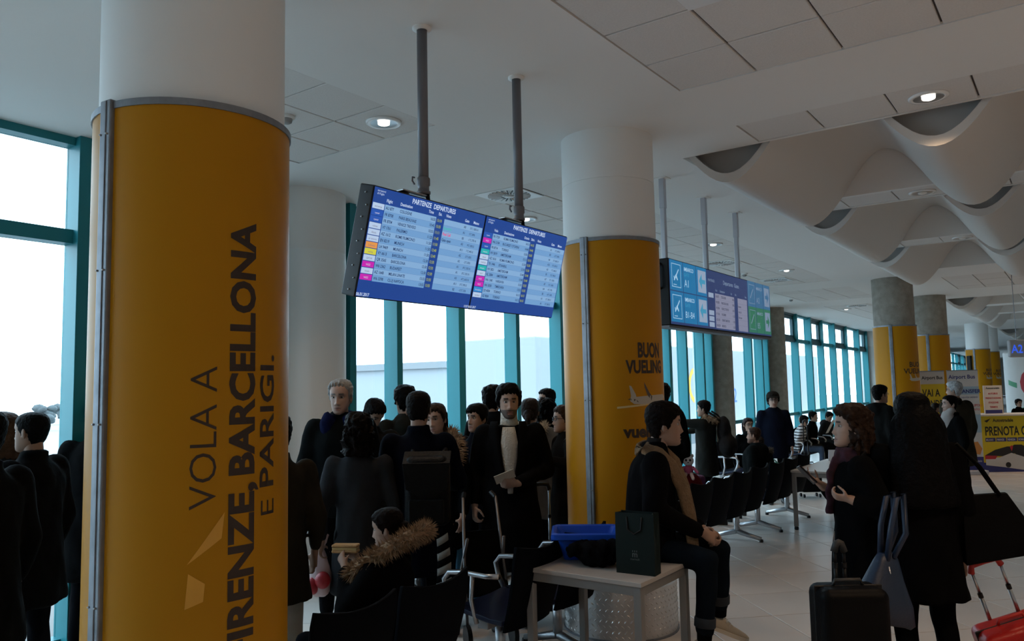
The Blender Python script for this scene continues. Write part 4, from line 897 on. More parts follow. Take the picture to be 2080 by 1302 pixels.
for s in (-1, 1):                                  # lapels
    m = MB(); rows = []
    for z, w, o_ in ((1.0, .03, .02), (1.1, .05, .032), (1.2, .07, .05), (1.3, .085, .062), (1.38, .09, .07), (1.45, .07, .075), (1.5, .05, .08)):
        base = sp(0, 0, z); ry = float(np.interp(z, [.93, 1.08, 1.2, 1.32, 1.39, 1.44, 1.5], [.15, .135, .138, .142, .125, .105, .085]))*k*1.02
        rows.append([(base.x+.01+s*(o_+u*w), base.y+ry*(1-.8*((o_+u*w)/.19)**2)+.012+.014*(1-u), base.z) for u in (0, .5, 1)]+[(base.x+.01+s*(o_+u*w), base.y+ry*(1-.8*((o_+u*w)/.19)**2)-.02, base.z) for u in (1, .5, 0)])
    m.loft(rows); m.build('lapel', cloth((.016, .0165, .018)), PEOPLE['beard_man'], smooth=True)
person('parka_woman', 'person with brown hair in light grey parka with cream fur hood, back turned', 1073, 7.0, 811, 348, coat=(.17, .165, .16), kind='long', hem=.66, trousers=BLK, hairkind='tied', hair=(.032, .020, .016), fem=1, bulk=1.08, hoodcol=(.52, .43, .32), hood=1.0, amp=.008)
person('dark_woman', 'person with black hair behind the grey parka', 1106, 7.9, 814, 340, coat=BLK, hairkind='curly', hair=(.012, .010, .010), fem=1, hands=False, hargs=dict(length=.14))
_, J, sp, HM, k = person('glasses_man', 'person with short black hair and glasses at the back of the queue', 1109, 9.0, 792, 118, coat=(.03, .028, .026), hairkind='short', hair=(.012, .011, .010), kind='short', hood=1.1, hands=False); glasses(PEOPLE['glasses_man'], HM)
_, J, sp, HM, k = person('paper_woman', 'person in glasses with grey fur hood half hidden by the second pillar, holding paper', 1143, 6.6, 826, 105, coat=(.022, .018, .015), kind='long', hem=.60, hairkind='short', hair=(.05, .025, .015), fem=1, hoodcol=(.30, .29, .28), hood=1.0, pose=dict(elL=(-.26, .02, 1.12), wrL=(-.13, .26, 1.18), elR=(.26, .02, 1.10), wrR=(.10, .26, 1.14)), curlh=.8); glasses(PEOPLE['paper_woman'], HM)
for s, o in ((0, PEOPLE['smile_woman']),):
    fur_ring([(-.12, -.02, 1.40), (-.18, .03, 1.36), (-.20, .06, 1.28), (-.19, .08, 1.20)], .045, 'fur_trim', (.28, .18, .10), o, 700, .05, 5)
    fur_ring([(.12, -.02, 1.40), (.05, -.13, 1.42), (-.06, -.13, 1.42), (-.12, -.02, 1.40)], .04, 'fur_trim', (.28, .18, .10), o, 400, .05, 6)
# -- seated girl with the fur hood
_, J, sp, HM, k = person('fur_girl', 'seated person in black fur-hooded coat eating a sandwich in left profile', 800, 4.0, 1040, 72, coat=(.011, .011, .013), seat=.36, kind='long', hairkind='tied', hair=(.022, .012, .009), fem=1, tone=(.50, .32, .25), bulk=1.12, lean=.03, hd=(8, 10, 0), headfwd=-.03, xy=(-3.01, 3.02), height=1.125, pose=dict(elL=(-.24, .12, .64), wrL=(-.07, .22, .84), elR=(.24, .12, .64), wrR=(.07, .22, .84)), curlh=1.0, palms=dict(L=(.9, .1, .2), R=(-.9, .1, .2)), handdirs=dict(L=(.3, .6, .6), R=(-.3, .6, .6)))
fur_ring([(.10, .17, .80), (.15, .11, .84), (.17, .02, .90), (.15, -.08, .96), (.10, -.17, 1.01), (.0, -.21, 1.03), (-.10, -.17, 1.01), (-.15, -.08, .96), (-.16, .02, .90), (-.15, .11, .84), (-.10, .17, .80)], .042, 'fur_trim', (.26, .165, .095), PEOPLE['fur_girl'], 2600, .034, 3)
# -- man seated on the table
_, J, sp, HM, k = person('table_man', 'person in black coat with tan scarf and jeans seated on the table, right profile', 1302, 4.95, 821, 262, coat=(.010, .009, .011), seat=.685, kind='short', trousers=(.016, .028, .045), hairkind='short', hair=(.024, .014, .011), tone=(.48, .29, .21), bulk=1.08, wide=1.0, hd=(6, 0, 0), vox=.015, hands='fine', height=1.628, lean=.10,
    pose=dict(knR=(.17, .335, .715), knL=(-.04, .43, .735), anR=(.19, .30, .31), anL=(-.10, .42, .375), elR=(.27, .03, 1.02), elL=(-.22, .10, 1.0), wrR=(.10, .315, .865), wrL=(-.03, .335, .86)), curlh=.95, palms=dict(R=(-.7, -.1, -.5), L=(.7, -.1, -.5)), handdirs=dict(R=(-.35, .75, -.45), L=(.1, .8, -.5)), shoes=(.01, .01, .01), hargs=dict(fringe=.012, th=.017, nz=.006), headfwd=.03)
tmn = PEOPLE['table_man']
for o in list(tmn.children):
    if o.name.startswith('shoe'): bpy.data.objects.remove(o)
for s, an, kn in ((1, J['anR'], J['knR']), (-1, J['anL'], J['knL'])):
    dn = (an-kn).normalized(); cu = MB().tube([an-dn*.085, an-dn*.08, an-dn*.035, an-dn*.03], [.060, .0625, .0625, .059], 20); cu.build('turn_up', mat('denim_turnup', (.018, .025, .035), .9), tmn, smooth=True)
    MB().tube([an-dn*.09, an-dn*.03, an+dn*.05], [.05, .047, .042], 14).build('sock', cloth((.008, .008, .009)), tmn, smooth=True)
    R = Matrix.Rotation(-.38 if s < 0 else -.25, 3, 'X')
    sh = shoe(tmn, an+dn*.05, .1*s, (.50, .43, .33), 1.0, R=R, sole=(.62, .56, .46))
    lc_ = MB()
    for i in range(5):
        y_ = .0+i*.025; z_ = .098-.0135*i-.004
        lc_.tube([Vector((-.03, y_, z_-.018)), Vector((-.012, y_, z_)), Vector((.012, y_+.006, z_)), Vector((.03, y_, z_-.018))], .0035, 5)
    Rm = R@Matrix.Rotation(-.1*s, 3, 'Z'); o_ = an+dn*.05-Rm@Vector((0, -.02, .085)); lc_.v = [tuple(Rm@Vector(v)+o_) for v in lc_.v]; lc_.build('laces', mat('lace_white', (.6, .56, .5), .9), sh)
sc = MB()
def strip(path, w, t):
    for i in range(len(path)-1): pass
    rows = []
    for i, p in enumerate(path):
        p = Vector(p); nx = (Vector(path[min(i+1, len(path)-1)])-Vector(path[max(i-1, 0)])).normalized(); out = Vector((.75, .65, 0)).normalized(); sd = nx.cross(out).normalized(); out = sd.cross(nx)
        rows.append([p+sd*w*math.cos(q_)+out*t*math.sin(q_)*(1+.25*math.sin(3*q_)) for q_ in (2*PI*j/14 for j in range(14))])
    return rows
nk = sp(0, .0, 1.47)
sc.loft(strip([nk+Vector((.0, -.10, .02)), nk+Vector((.075, -.06, .035)), nk+Vector((.105, .02, .0)), nk+Vector((.115, .09, -.07)), nk+Vector((.12, .15, -.20)), nk+Vector((.115, .185, -.36)), nk+Vector((.105, .20, -.52)), nk+Vector((.10, .205, -.60))], .045, .02))
sc.loft(strip([nk+Vector((.0, -.10, .02)), nk+Vector((-.075, -.06, .035)), nk+Vector((-.08, .04, .02)), nk+Vector((-.02, .12, -.05)), nk+Vector((.03, .17, -.2)), nk+Vector((.03, .20, -.36)), nk+Vector((.035, .215, -.50))], .04, .018))
sc.build('scarf', mat('tan_wool', (.16, .10, .052), .95, bump=.6, bscale=60, var=.2, vscale=12), tmn, smooth=True)
m = MB().rings([(sp(0, 0, 1.45), .07, .072), (sp(0, .004, 1.51), .062, .065), (sp(0, .01, 1.56), .060, .062)], 20); m.build('jumper_neck', cloth((.05, .045, .045)), tmn, smooth=True)
# -- two women in front at right
_, J, sp, HM, k = person('phone_woman', 'person with curly brown hair, black coat and wine scarf looking left, holding a phone', 1722, 4.38, 829, 78, coat=(.009, .009, .010), kind='long', hem=.68, trousers=(.01, .01, .011), hairkind='curly', hair=(.045, .022, .013), fem=1, tone=(.52, .33, .25), bulk=1.05, vox=.015, hands='fine', hd=(6, -4, 0), hargs=dict(length=.30, wide=.118, thick=.082, curl=.026), pose=dict(elR=(.22, .04, 1.06), wrR=(.11, .165, 1.165), elL=(-.225, -.10, 1.06), wrL=(-.19, .075, 1.13)), curlh=dict(R=.45, L=1.0), palms=dict(R=(-.2, .1, 1), L=(.4, .4, .5)), handdirs=dict(R=(-.1, .8, .6), L=(.2, .95, .15)))
pw = PEOPLE['phone_woman']
m = MB(); m.rings([(sp(0, .01, 1.43), .10, .10), (sp(0, .015, 1.46), .10, .10), (sp(0, .02, 1.50), .088, .088), (sp(0, .02, 1.525), .075, .078)], 24)
m.loft(strip([sp(-.03, .10, 1.46), sp(-.03, .145, 1.38), sp(-.03, .155, 1.28), sp(-.02, .16, 1.18), sp(-.02, .16, 1.13)], .036, .018)); q_ = fold(remesh(m, .012, 3), .006, 45); q_.materials.append(mat('wine_scarf', (.028, .005, .013), .95, var=.6, vscale=35)); link('scarf', q_, pw, smooth=True)
MB().tube([(-.10, .16, .66), (-.10, .155, .8), (-.11, .15, .95)], .003, 5).build('coat_zip', M_chrome, pw)
_, J, sp, HM, k = person('hair_woman', 'person with very long black hair in black jacket, back turned, pulling the red suitcase', 1842, 4.25, 803, 352, coat=(.006, .006, .007), kind='short', hem=.64, trousers=(.006, .006, .007), hairkind='long', hair=(.010, .009, .010), fem=1, bulk=1.06, vox=.015, wide=.96, hargs=dict(length=.50, wide=.125, thick=.10, amp=.004, taper=1.1, flare=.45, back=.068), pose=dict(elR=(.225, -.02, 1.06), wrR=(.215, .03, .80), elL=(-.22, .06, 1.06), wrL=(-.18, .22, 1.0), knR=(.10, .03, .50), anR=(.13, -.06, .085), anL=(-.09, 0, .085)), curlh=.9, hands='fine')
# -- aisle and seats behind the table
_, J, sp, HM, k = person('fur_hood_man', 'person in dark olive coat with tan fur collar and grey backpack reaching left', 1424, 10.6, 815, 62, coat=(.05, .052, .046), kind='long', hem=.62, trousers=(.012, .015, .03), hairkind='short', hair=(.02, .014, .012), bulk=1.1, vox=.022, hoodcol=(.30, .21, .13), hood=1.1, pose=dict(elL=(-.22, .26, 1.24), wrL=(-.12, .50, 1.18), elR=(.25, .10, 1.15), wrR=(.15, .3, 1.1)))
_, J, sp, HM, k = person('cap_man', 'person in flat cap and navy padded coat standing among the seats', 1562, 11.6, 806, 172, coat=(.014, .020, .045), kind='long', hem=.72, trousers=BLK, hairkind=None, tone=(.45, .28, .21), bulk=1.02, vox=.022, height=1.60, hood=1.0); glasses(PEOPLE['cap_man'], HM)
m = MB(); hair_cap(m, HM, th=.03, recede=-.012, nz=.002); m.rings([(HM@Vector((0, .075, .045)), .08, .055), (HM@Vector((0, .085, .055)), .082, .056), (HM@Vector((0, .06, .075)), .07, .05)], 18); m.build('flat_cap', cloth((.045, .042, .036)), PEOPLE['cap_man'], smooth=True)
person('bench_man', 'seated person with ginger-brown receding hair in dark green jacket, back turned', 1537, 10.2, 869, 60, coat=(.013, .017, .017), seat=.42, kind='short', hairkind='crop', hair=(.06, .025, .015), tone=(.42, .22, .15), bulk=1.38, vox=.022, beard=.7, hargs=dict(recede=.02), xy=(-3.36, 9.75), height=1.20, hood=1.1)
person('hooded_sitter', 'seated person leaning forward in brown fur-hooded jacket beside the ginger-haired sitter', 1572, 10.8, 905, 60, coat=(.03, .026, .02), seat=.42, hairkind='full', hair=(.03, .02, .014), bulk=1.15, vox=.022, lean=.3, xy=(-3.36, 10.3), height=1.03, hood=1.2, hoodcol=(.09, .07, .05))
_, J, sp, HM, k = person('far_glasses_woman', 'seated person with dark hair and glasses in black coat by the window', 1509, 13.2, 848, 190, coat=BLK, seat=.42, kind='long', hairkind='long', hair=(.03, .014, .012), fem=1, vox=.024, xy=(-4.34, 12.28), height=1.19, hargs=dict(length=.2)); glasses(PEOPLE['far_glasses_woman'], HM)
_, J, sp, HM, k = person('striped_man', 'seated person in black and white striped jumper and jeans by the far windows', 1604, 15.8, 847, 250, coat=(.30, .30, .31), seat=.42, kind='short', trousers=(.05, .07, .11), hairkind='short', hair=(.012, .010, .010), vox=.022, lean=.25, hd=(0, 12, 0), xy=(-4.42, 15.08), height=1.12); glasses(PEOPLE['striped_man'], HM)
m_ = bpy.data.materials.new('striped_jumper'); m_.use_nodes = True; nt = m_.node_tree; tc = nt.nodes.new('ShaderNodeTexCoord'); sx = nt.nodes.new('ShaderNodeSeparateXYZ'); mu = nt.nodes.new('ShaderNodeMath'); mu.operation = 'MULTIPLY'; mu.inputs[1].default_value = 120; si = nt.nodes.new('ShaderNodeMath'); si.operation = 'SINE'; cr = nt.nodes.new('ShaderNodeValToRGB'); cr.color_ramp.elements[0].position = .45; cr.color_ramp.elements[1].position = .55; cr.color_ramp.elements[0].color = (.012, .012, .016, 1); cr.color_ramp.elements[1].color = (.45, .45, .46, 1); ma = nt.nodes.new('ShaderNodeMath'); ma.operation = 'MULTIPLY_ADD'; ma.inputs[1].default_value = .5; ma.inputs[2].default_value = .5
for a_, b_ in ((tc.outputs['Object'], sx.inputs[0]), (sx.outputs[2], mu.inputs[0]), (mu.outputs[0], si.inputs[0]), (si.outputs[0], ma.inputs[0]), (ma.outputs[0], cr.inputs[0]), (cr.outputs[0], nt.nodes['Principled BSDF'].inputs['Base Color'])): nt.links.new(a_, b_)
for o in PEOPLE['striped_man'].children:
    if o.name.startswith('coat'): o.data.materials[0] = m_
person('far_sitter', 'seated person with black hair in black jacket holding a sheet of paper by far windows', 1630, 16.5, 838, 235, coat=BLK, seat=.42, hairkind='short', hair=(.012, .010, .010), vox=.024, xy=(-4.42, 16.02), height=1.16, lean=.1)
person('far_bowed', 'seated person with bowed dark head in grey hooded jacket, last of the far sitters', 1662, 16.8, 840, 215, coat=(.05, .05, .05), seat=.42, hairkind='short', hair=(.02, .015, .013), vox=.024, xy=(-4.42, 17.05), height=1.12, lean=.2, hd=(0, 25, 0), hood=1.2)
person('hat_sitter', 'seated person in beige knitted hat beside the striped jumper', 1618, 16.3, 847, 260, coat=(.05, .045, .04), seat=.42, hairkind='short', hair=(.34, .28, .22), vox=.024, xy=(-4.42, 15.55), height=1.08, hargs=dict(th=.02, recede=-.02))
_, J, sp, HM, k = person('hood_profile', 'standing person in dark hooded jacket and glasses, right profile before concrete pillar', 1777, 10.2, 784, 282, coat=(.018, .019, .019), kind='short', hairkind='short', hair=(.010, .009, .009), tone=(.34, .19, .13), bulk=1.15, vox=.022, hood=1.25, hem=.72); glasses(PEOPLE['hood_profile'], HM)
_, J, sp, HM, k = person('white_hair_man', 'white-haired person in long olive coat, back turned in front of the banners', 1930, 11.2, 777, 15, coat=(.085, .074, .052), kind='long', hem=.55, hairkind='short', hair=(.42, .42, .42), bulk=1.15, vox=.022, hd=(30, 0, 0), hargs=dict(th=.016)); glasses(PEOPLE['white_hair_man'], HM)
person('white_top_woman', 'person with dark tied hair, white top and black cardigan in left profile before the banners', 1922, 9.7, 804, 84, coat=(.012, .012, .013), kind='short', hairkind='bun', hair=(.016, .011, .010), fem=1, tone=(.52, .34, .27), vox=.02, headfwd=.01)
m = MB(); m.ell((0, .055, 1.22), (.10, .09, .17)); m.ell((0, .03, 1.37), (.09, .06, .045)); q_ = remesh(m, .018, 4); q_.materials.append(cloth((.42, .40, .39))); link('white_top', q_, PEOPLE['white_top_woman'], smooth=True)
person('red_child', 'small person in red carried in front of the white-haired man', 1888, 10.6, 838, 280, coat=(.16, .012, .02), seat=.93, kind='short', hairkind='short', hair=(.03, .02, .014), vox=.018, height=1.40, pose=dict(elL=(-.14, .10, 1.14), wrL=(-.05, .26, 1.20), knR=(.08, .2, .95), knL=(-.08, .2, .95), anR=(.08, .2, .7), anL=(-.08, .2, .7)))
person('desk_clerk', 'person with dark hair behind the yellow bus-ticket desk', 2056, 18.6, 812, 185, coat=BLK, hairkind='full', hair=(.012, .010, .010), vox=.026, hands=False)
person('behind_pillar', 'person whose dark head just shows at the right edge of the second pillar', 1339, 9.0, 783, 340, coat=BLK, hairkind='full', hair=(.012, .010, .010), vox=.026, hands=False)

# ------------------------------------------------------------------ belongings
def place(name, x, y, z, rz, label, cat, group=None):
    r = empty(name, (x, y, z), rz); tag(r, label, cat, group); return r
def suitcase(x, y, rz, w, d, h, col, label, handle=.35, hcol=None, tilt=0, gloss=.5, bar=M_chrome, ridges=0, z=0, hx=None):
    r = empty('suitcase', (x, y, z), rz); tag(r, label, 'suitcase'); r.rotation_euler = (tilt, 0, rz)
    m = mat('case_%.2f_%.2f_%.2f' % col, col if max(col) > .05 else tuple(c*.4 for c in col), gloss, bump=.1, bscale=80, spec=.2 if max(col) > .05 else .07)
    MB().box((0, 0, h/2+.04), (w, d, h-.08)).build('shell', m, r, bevel=.045, seg=4)
    MB().box((0, 0, h/2+.04), (w+.006, .012, h-.075)).build('zip_band', M_black, r, bevel=.04, seg=4)
    for i in range(ridges): MB().box((-w*.32+i*w*.64/max(1, ridges-1), -d/2-.002, h/2+.04), (.025, .012, h-.2)).build('rib', m, r, bevel=.005)
    MB().tube([(-.07, 0, h), (-.06, 0, h+.025), (.06, 0, h+.025), (.07, 0, h)], .009, 8).build('carry_handle', mat('case_%.2f_%.2f_%.2f' % (hcol or (.02, .02, .02)), hcol or (.02, .02, .02)), r, smooth=True)
    a = hx or w*.22
    if handle:
        for s in (-1, 1):
            MB().tube([(s*a, d/2-.03, h-.05), (s*a, d/2-.03, h+handle*.5)], .0105, 8).build('handle_tube', bar, r, smooth=True)
            MB().tube([(s*a, d/2-.03, h+handle*.5), (s*a, d/2-.03, h+handle)], .0085, 8).build('handle_tube', bar, r, smooth=True)
            MB().tube([(s*a, d/2-.03, h+handle*.5-.012), (s*a, d/2-.03, h+handle*.5+.012)], .013, 8).build('lock_collar', M_black, r)
        MB().tube([(-a-.004, d/2-.03, h+handle-.01), (-a+.01, d/2-.03, h+handle+.03), (0, d/2-.03, h+handle+.035), (a-.01, d/2-.03, h+handle+.03), (a+.004, d/2-.03, h+handle-.01)], .017, 10).build('grip', mat('case_%.2f_%.2f_%.2f' % (hcol or (.02, .02, .02)), hcol or (.02, .02, .02)), r, smooth=True)
    for sx in (-1, 1):
        for sy in (-1, 1): 
            w_ = MB().tube([(sx*(w/2-.04)-.012, sy*(d/2-.04), .027), (sx*(w/2-.04)+.012, sy*(d/2-.04), .027)], .027, 14); w_.build('wheel', M_black, r)
    return r
# red cabin case pulled by the long-haired woman
x, y = spot(2066, 4.25)
rs = suitcase(x, y, YAW-.25, .38, .22, .50, (.36, .015, .012), 'red hard-shell cabin suitcase with telescopic handle at the right edge', .27, (.42, .02, .015), gloss=.3, ridges=0, hx=.075)
rs.rotation_euler = (.12, -.33, YAW-.15); rs.location.z = .02
x, y = spot(1692, 3.85); suitcase(x, y, YAW, .32, .22, .78, (.008, .008, .009), 'black upright suitcase in front of the phone-holding woman', .15, (.02, .02, .02), hx=.022, bar=M_black)
x, y = spot(950, 6.5); suitcase(x, y, YAW+.3, .34, .22, .52, (.05, .14, .22), 'light blue suitcase behind the chrome armrest', .0)
x, y = spot(1382, 9.95); suitcase(x, y, YAW+.4, .42, .26, .62, (.07, .02, .06), 'purple suitcase beside the man in the fur-collared coat', .42)
x, y = spot(1628, 12.2); suitcase(x, y, YAW, .32, .22, .50, (.008, .008, .009), 'black cabin suitcase with tall dark handle in front of the far sitters', .62, hx=.03, bar=M_black)
# dark red backpack with a doll
x, y = spot(1390, 8.95); r = place('backpack', x, y, 0, YAW, 'dark red backpack standing on a trolley under the doll', 'backpack')
m = MB(); m.ell((0, 0, .55), (.15, .11, .22)); m.ell((0, -.07, .47), (.11, .07, .12)); m.box((0, .02, .17), (.24, .16, .30)); q_ = remesh(m, .015, 5); q_.materials.append(cloth((.10, .008, .012))); link('bag', q_, r, smooth=True)
for s in (-1, 1): MB().tube([(s*.08, .09, .72), (s*.10, .16, .6), (s*.09, .13, .35)], .015, 8).build('strap', M_black, r, smooth=True)
MB().box((0, .02, .03), (.3, .24, .03)).build('trolley_base', M_black, r)
r = place('plush_doll', x-.01, y-.02, .74, YAW+2.9, 'white plush doll in a pink top sitting on the dark red backpack', 'doll')
m = MB(); m.ell((0, 0, .155), (.062, .055, .058)); m.ell((-.045, 0, .21), (.018, .012, .02)); m.ell((.045, 0, .21), (.018, .012, .02)); m.build('head', mat('plush_white', (.6, .55, .55), .95), r, smooth=True)
m = MB(); m.ell((0, 0, .055), (.055, .045, .06)); m.build('top', mat('plush_pink', (.42, .08, .16), .95), r, smooth=True)
for s in (-1, 1):
    MB().cap((s*.05, .02, .08), .018, (s*.10, .06, .03), .016, 10).build('arm', mat('plush_pink', (.42, .08, .16)), r, smooth=True); MB().cap((s*.03, .03, .01), .02, (s*.05, .12, -.03), .018, 10).build('leg', mat('plush_skin', (.5, .36, .33), .95), r, smooth=True)
    MB().ell((s*.022, .05, .165), (.012, .01, .014)).build('eye_patch', M_black, r, smooth=True)
MB().ell((0, .055, .14), (.008, .008, .006)).build('nose', M_black, r, smooth=True)
# blue tray on the table
r = place('tray', -2.56, 4.28, .70, .55, 'bright blue plastic security tray on the laminate table', 'tray'); M_tray = mat('blue_plastic', (.003, .062, .46), .45, spec=.25)
def rr(hx, hy, z, rad=.035):
    out = []
    for cx, cy, a0 in ((hx-rad, hy-rad, 0), (-hx+rad, hy-rad, PI/2), (-hx+rad, -hy+rad, PI), (hx-rad, -hy+rad, 1.5*PI)):
        for i in range(6): out.append((cx+rad*math.cos(a0+i*PI/10), cy+rad*math.sin(a0+i*PI/10), z))
    return out
m = MB(); m.loft([rr(.14, .105, .004), rr(.175, .135, .125), rr(.205, .165, .13), rr(.213, .173, .135), rr(.213, .173, .165), rr(.198, .158, .172), rr(.183, .143, .165), rr(.172, .132, .14), rr(.135, .10, .012)]); m.build('tub', M_tray, r, smooth=True).modifiers.new('es', 'EDGE_SPLIT').split_angle = .7
for s in (-1, 1): MB().box((s*.205, 0, .118), (.03, .12, .025)).build('hand_grip', M_tray, r, bevel=.006)
r = place('cloth_bag', -2.38, 4.10, .70, .3, 'crumpled black jacket bundled beside the blue tray', 'jacket')
m = MB(); m.ell((0, 0, .07), (.13, .09, .075)); m.ell((-.10, .05, .08), (.07, .06, .06)); m.ell((.08, .02, .10), (.08, .07, .055)); m.ell((-.14, -.03, .09), (.05, .04, .04)); q_ = fold(remesh(m, .011, 3), .010, 45); q_.materials.append(cloth((.008, .008, .010))); link('bundle', q_, r, smooth=True)
# dark green paper bag with crest
r = place('paper_bag', -2.10, 4.07, .70, .08, 'dark green paper carrier bag with a pale crest beside the seated man', 'paper bag'); M_pb = mat('dark_green_paper', (.006, .012, .011), .6, spec=.15)
m = MB(); w_, d_, h_ = .115, .045, .335
m.loft([[(-w_, -d_, 0), (w_, -d_, 0), (w_, 0, 0), (w_, d_, 0), (-w_, d_, 0), (-w_, 0, 0)], [(-w_, -d_, h_*.5), (w_, -d_, h_*.5), (w_-.006, 0, h_*.5), (w_, d_, h_*.5), (-w_, d_, h_*.5), (-w_+.006, 0, h_*.5)], [(-w_, -d_*.9, h_), (w_, -d_*.9, h_), (w_-.02, 0, h_), (w_, d_*.9, h_), (-w_, d_*.9, h_), (-w_+.02, 0, h_)], [(-w_+.004, -d_*.86, h_), (w_-.004, -d_*.86, h_), (w_-.024, 0, h_), (w_-.004, d_*.86, h_), (-w_+.004, d_*.86, h_), (-w_+.024, 0, h_)], [(-w_+.004, -d_*.9, .01), (w_-.004, -d_*.9, .01), (w_-.01, 0, .01), (w_-.004, d_*.9, .01), (-w_+.004, d_*.9, .01), (-w_+.01, 0, .01)]]); m.build('bag', M_pb, r)
for s in (-1, 1): MB().tube([(-.045, s*(d_*.9+.002), h_-.02), (-.04, s*(d_*.9+.008), h_-.09), (0, s*(d_*.9+.01), h_-.115), (.04, s*(d_*.9+.008), h_-.09), (.045, s*(d_*.9+.002), h_-.02)], .004, 6).build('cord_handle', M_black, r, smooth=True)
Mb = frame_mat((0, -d_-.0005, 0), (1, 0, 0), (0, 0, 1)); m = MB()
put_text(m, 'm', 0, .095, .045, Mb, .0005, 1, 'CENTER'); put_text(m, 'marinelli', 0, .078, .016, Mb, 0, 1, 'CENTER')
for s in (-.012, 0, .012): put_rect(m, s-.002, .122, s+.002, .132, Mb, .0015)
m.build('crest_print', mat('pale_print', (.10, .115, .11), .5), r)
# shoulder tote, blue handbag
hw = PEOPLE['hair_woman']; p = rel(hw, (.30, -.03, .99)); r = place('tote_bag', p.x, p.y, p.z, YAW-.35, 'large black leather tote bag on the long-haired woman\'s right shoulder', 'bag'); M_tl = mat('black_leather', (.002, .002, .0022), .6, bump=.15, bscale=120, spec=.05)
m = MB(); m.loft([[(-.10, -.075, -.20), (.27, -.075, -.11), (.27, .075, -.11), (-.10, .075, -.20)], [(-.10, -.07, .0), (.21, -.07, .0), (.21, .07, .0), (-.10, .07, .0)], [(-.09, -.025, .15), (.115, -.025, .17), (.115, .025, .17), (-.09, .025, .15)], [(-.085, -.018, .148), (.11, -.018, .168), (.11, .018, .168), (-.085, .018, .148)]]); m.build('body', M_tl, r, bevel=.008)
for s in (-1, 1): MB().tube([(.08, s*.03, .16), (.0, s*.035, .30), (-.10, s*.03, .42), (-.16, s*.02, .38), (-.12, s*.03, .16)], .009, 8).build('strap', M_tl, r, smooth=True)
p = rel(hw, (-.30, -.30, .70)); r = place('handbag', p.x, p.y, p.z, YAW+.25, 'blue leather handbag with silver clasp hanging from the long-haired woman\'s left arm', 'bag'); M_bl = mat('blue_leather', (.0045, .016, .045), .5, bump=.12, bscale=90)
m = MB(); rows = []
for z, hx, hy, cx in ((-.125, .085, .06, .02), (-.11, .125, .075, 0), (-.03, .125, .075, -.005), (.05, .085, .05, .01), (.14, .05, .03, .03), (.17, .035, .02, .035)):
    rows.append([(cx+hx*math.copysign(abs(math.cos(t))**.6, math.cos(t)), hy*math.copysign(abs(math.sin(t))**.6, math.sin(t)), z-.03*math.cos(t)*(z < 0)) for t in (2*PI*j/20 for j in range(20))])
m.loft(rows); m.build('body', M_bl, r, smooth=True)
for s in (-1, 1): MB().tube([(.02, s*.02, .14), (.04, s*.03, .28), (.075, s*.03, .40), (.11, s*.03, .42), (.11, s*.03, .25), (.05, s*.02, .15)], .012, 8).build('strap', M_bl, r, smooth=True)
c = MB(); c.tube([(.015, -.035, .12), (.02, -.04, .06), (.025, -.043, .03)], .004, 6); c.ell((.03, -.05, .01), (.01, .006, .02)); c.tube([(.0, -.048, -.01), (.03, -.052, -.02)], .004, 6); c.build('clasp', M_chrome, r, smooth=True)
r.scale = (1.2, 1.2, 1.15)
# phone, papers, bottle, plastic bag, sandwich
p = rel(pw, (.095, .245, 1.225)); r = place('phone', p.x, p.y, p.z, pw.rotation_euler.z, 'dark smartphone in the curly-haired woman\'s hand', 'phone'); r.rotation_euler = (.85, .25, pw.rotation_euler.z+.15)
MB().box((0, 0, 0), (.066, .13, .009)).build('case', mat('phone_maroon', (.008, .003, .004), .4, spec=.2), r, bevel=.004); MB().box((0, 0, .0048), (.062, .125, .001)).build('display', M_black, r)
bmn = PEOPLE['beard_man']; p = rel(bmn, (.055, .27, 1.115)); r = place('boarding_card', p.x, p.y, p.z, bmn.rotation_euler.z, 'folded paper held by the bearded man', 'paper'); r.rotation_euler = (1.0, .35, bmn.rotation_euler.z)
MB().box((0, 0, 0), (.15, .075, .004)).build('sheet', mat('paper_cream', (.52, .48, .40), .8), r); MB().box((-.01, -.005, .005), (.13, .065, .003)).build('folded_leaf', mat('paper_cream', (.52, .48, .40), .8), r)
pwm = PEOPLE['paper_woman']; p = rel(pwm, (-.05, .33, 1.26)); r = place('document', p.x, p.y, p.z, pwm.rotation_euler.z, 'white sheet held by the woman half behind the second pillar', 'paper'); r.rotation_euler = (.25, .1, pwm.rotation_euler.z+.9)
MB().box((0, 0, 0), (.15, .002, .21)).build('sheet', mat('paper_white', (.6, .6, .62), .8), r); MB().box((0, .004, -.005), (.148, .002, .205)).build('second_sheet', mat('paper_white', (.6, .6, .62)), r)
fs = PEOPLE['far_sitter']; p = rel(fs, (0, .38, .88)); r = place('sheet', p.x, p.y, p.z, fs.rotation_euler.z, 'white sheet of paper read by a far sitter', 'paper'); r.rotation_euler = (-.5, 0, fs.rotation_euler.z)
MB().box((0, 0, 0), (.21, .002, .29)).build('page', mat('paper_white', (.6, .6, .62)), r); MB().box((.0, -.003, 0), (.19, .001, .003)).build('fold_line', mat('paper_fold', (.4, .4, .42)), r)
gm = PEOPLE['grey_man']; p = rel(gm, (.235, .225, .72)); r = place('water_bottle', p.x, p.y, p.z, 0, 'small clear water bottle in the grey-haired man\'s hand', 'bottle')
mg = mat('bottle_plastic', (.55, .62, .68), .12, spec=.6); b_ = mg.node_tree.nodes['Principled BSDF']; b_.inputs['Transmission Weight'].default_value = .75
MB().lathe([(.001, 0), (.028, .0), (.03, .01), (.03, .05), (.026, .06), (.030, .07), (.030, .12), (.026, .14), (.013, .17), (.012, .185)], n=18).build('bottle_body', mg, r, smooth=True)
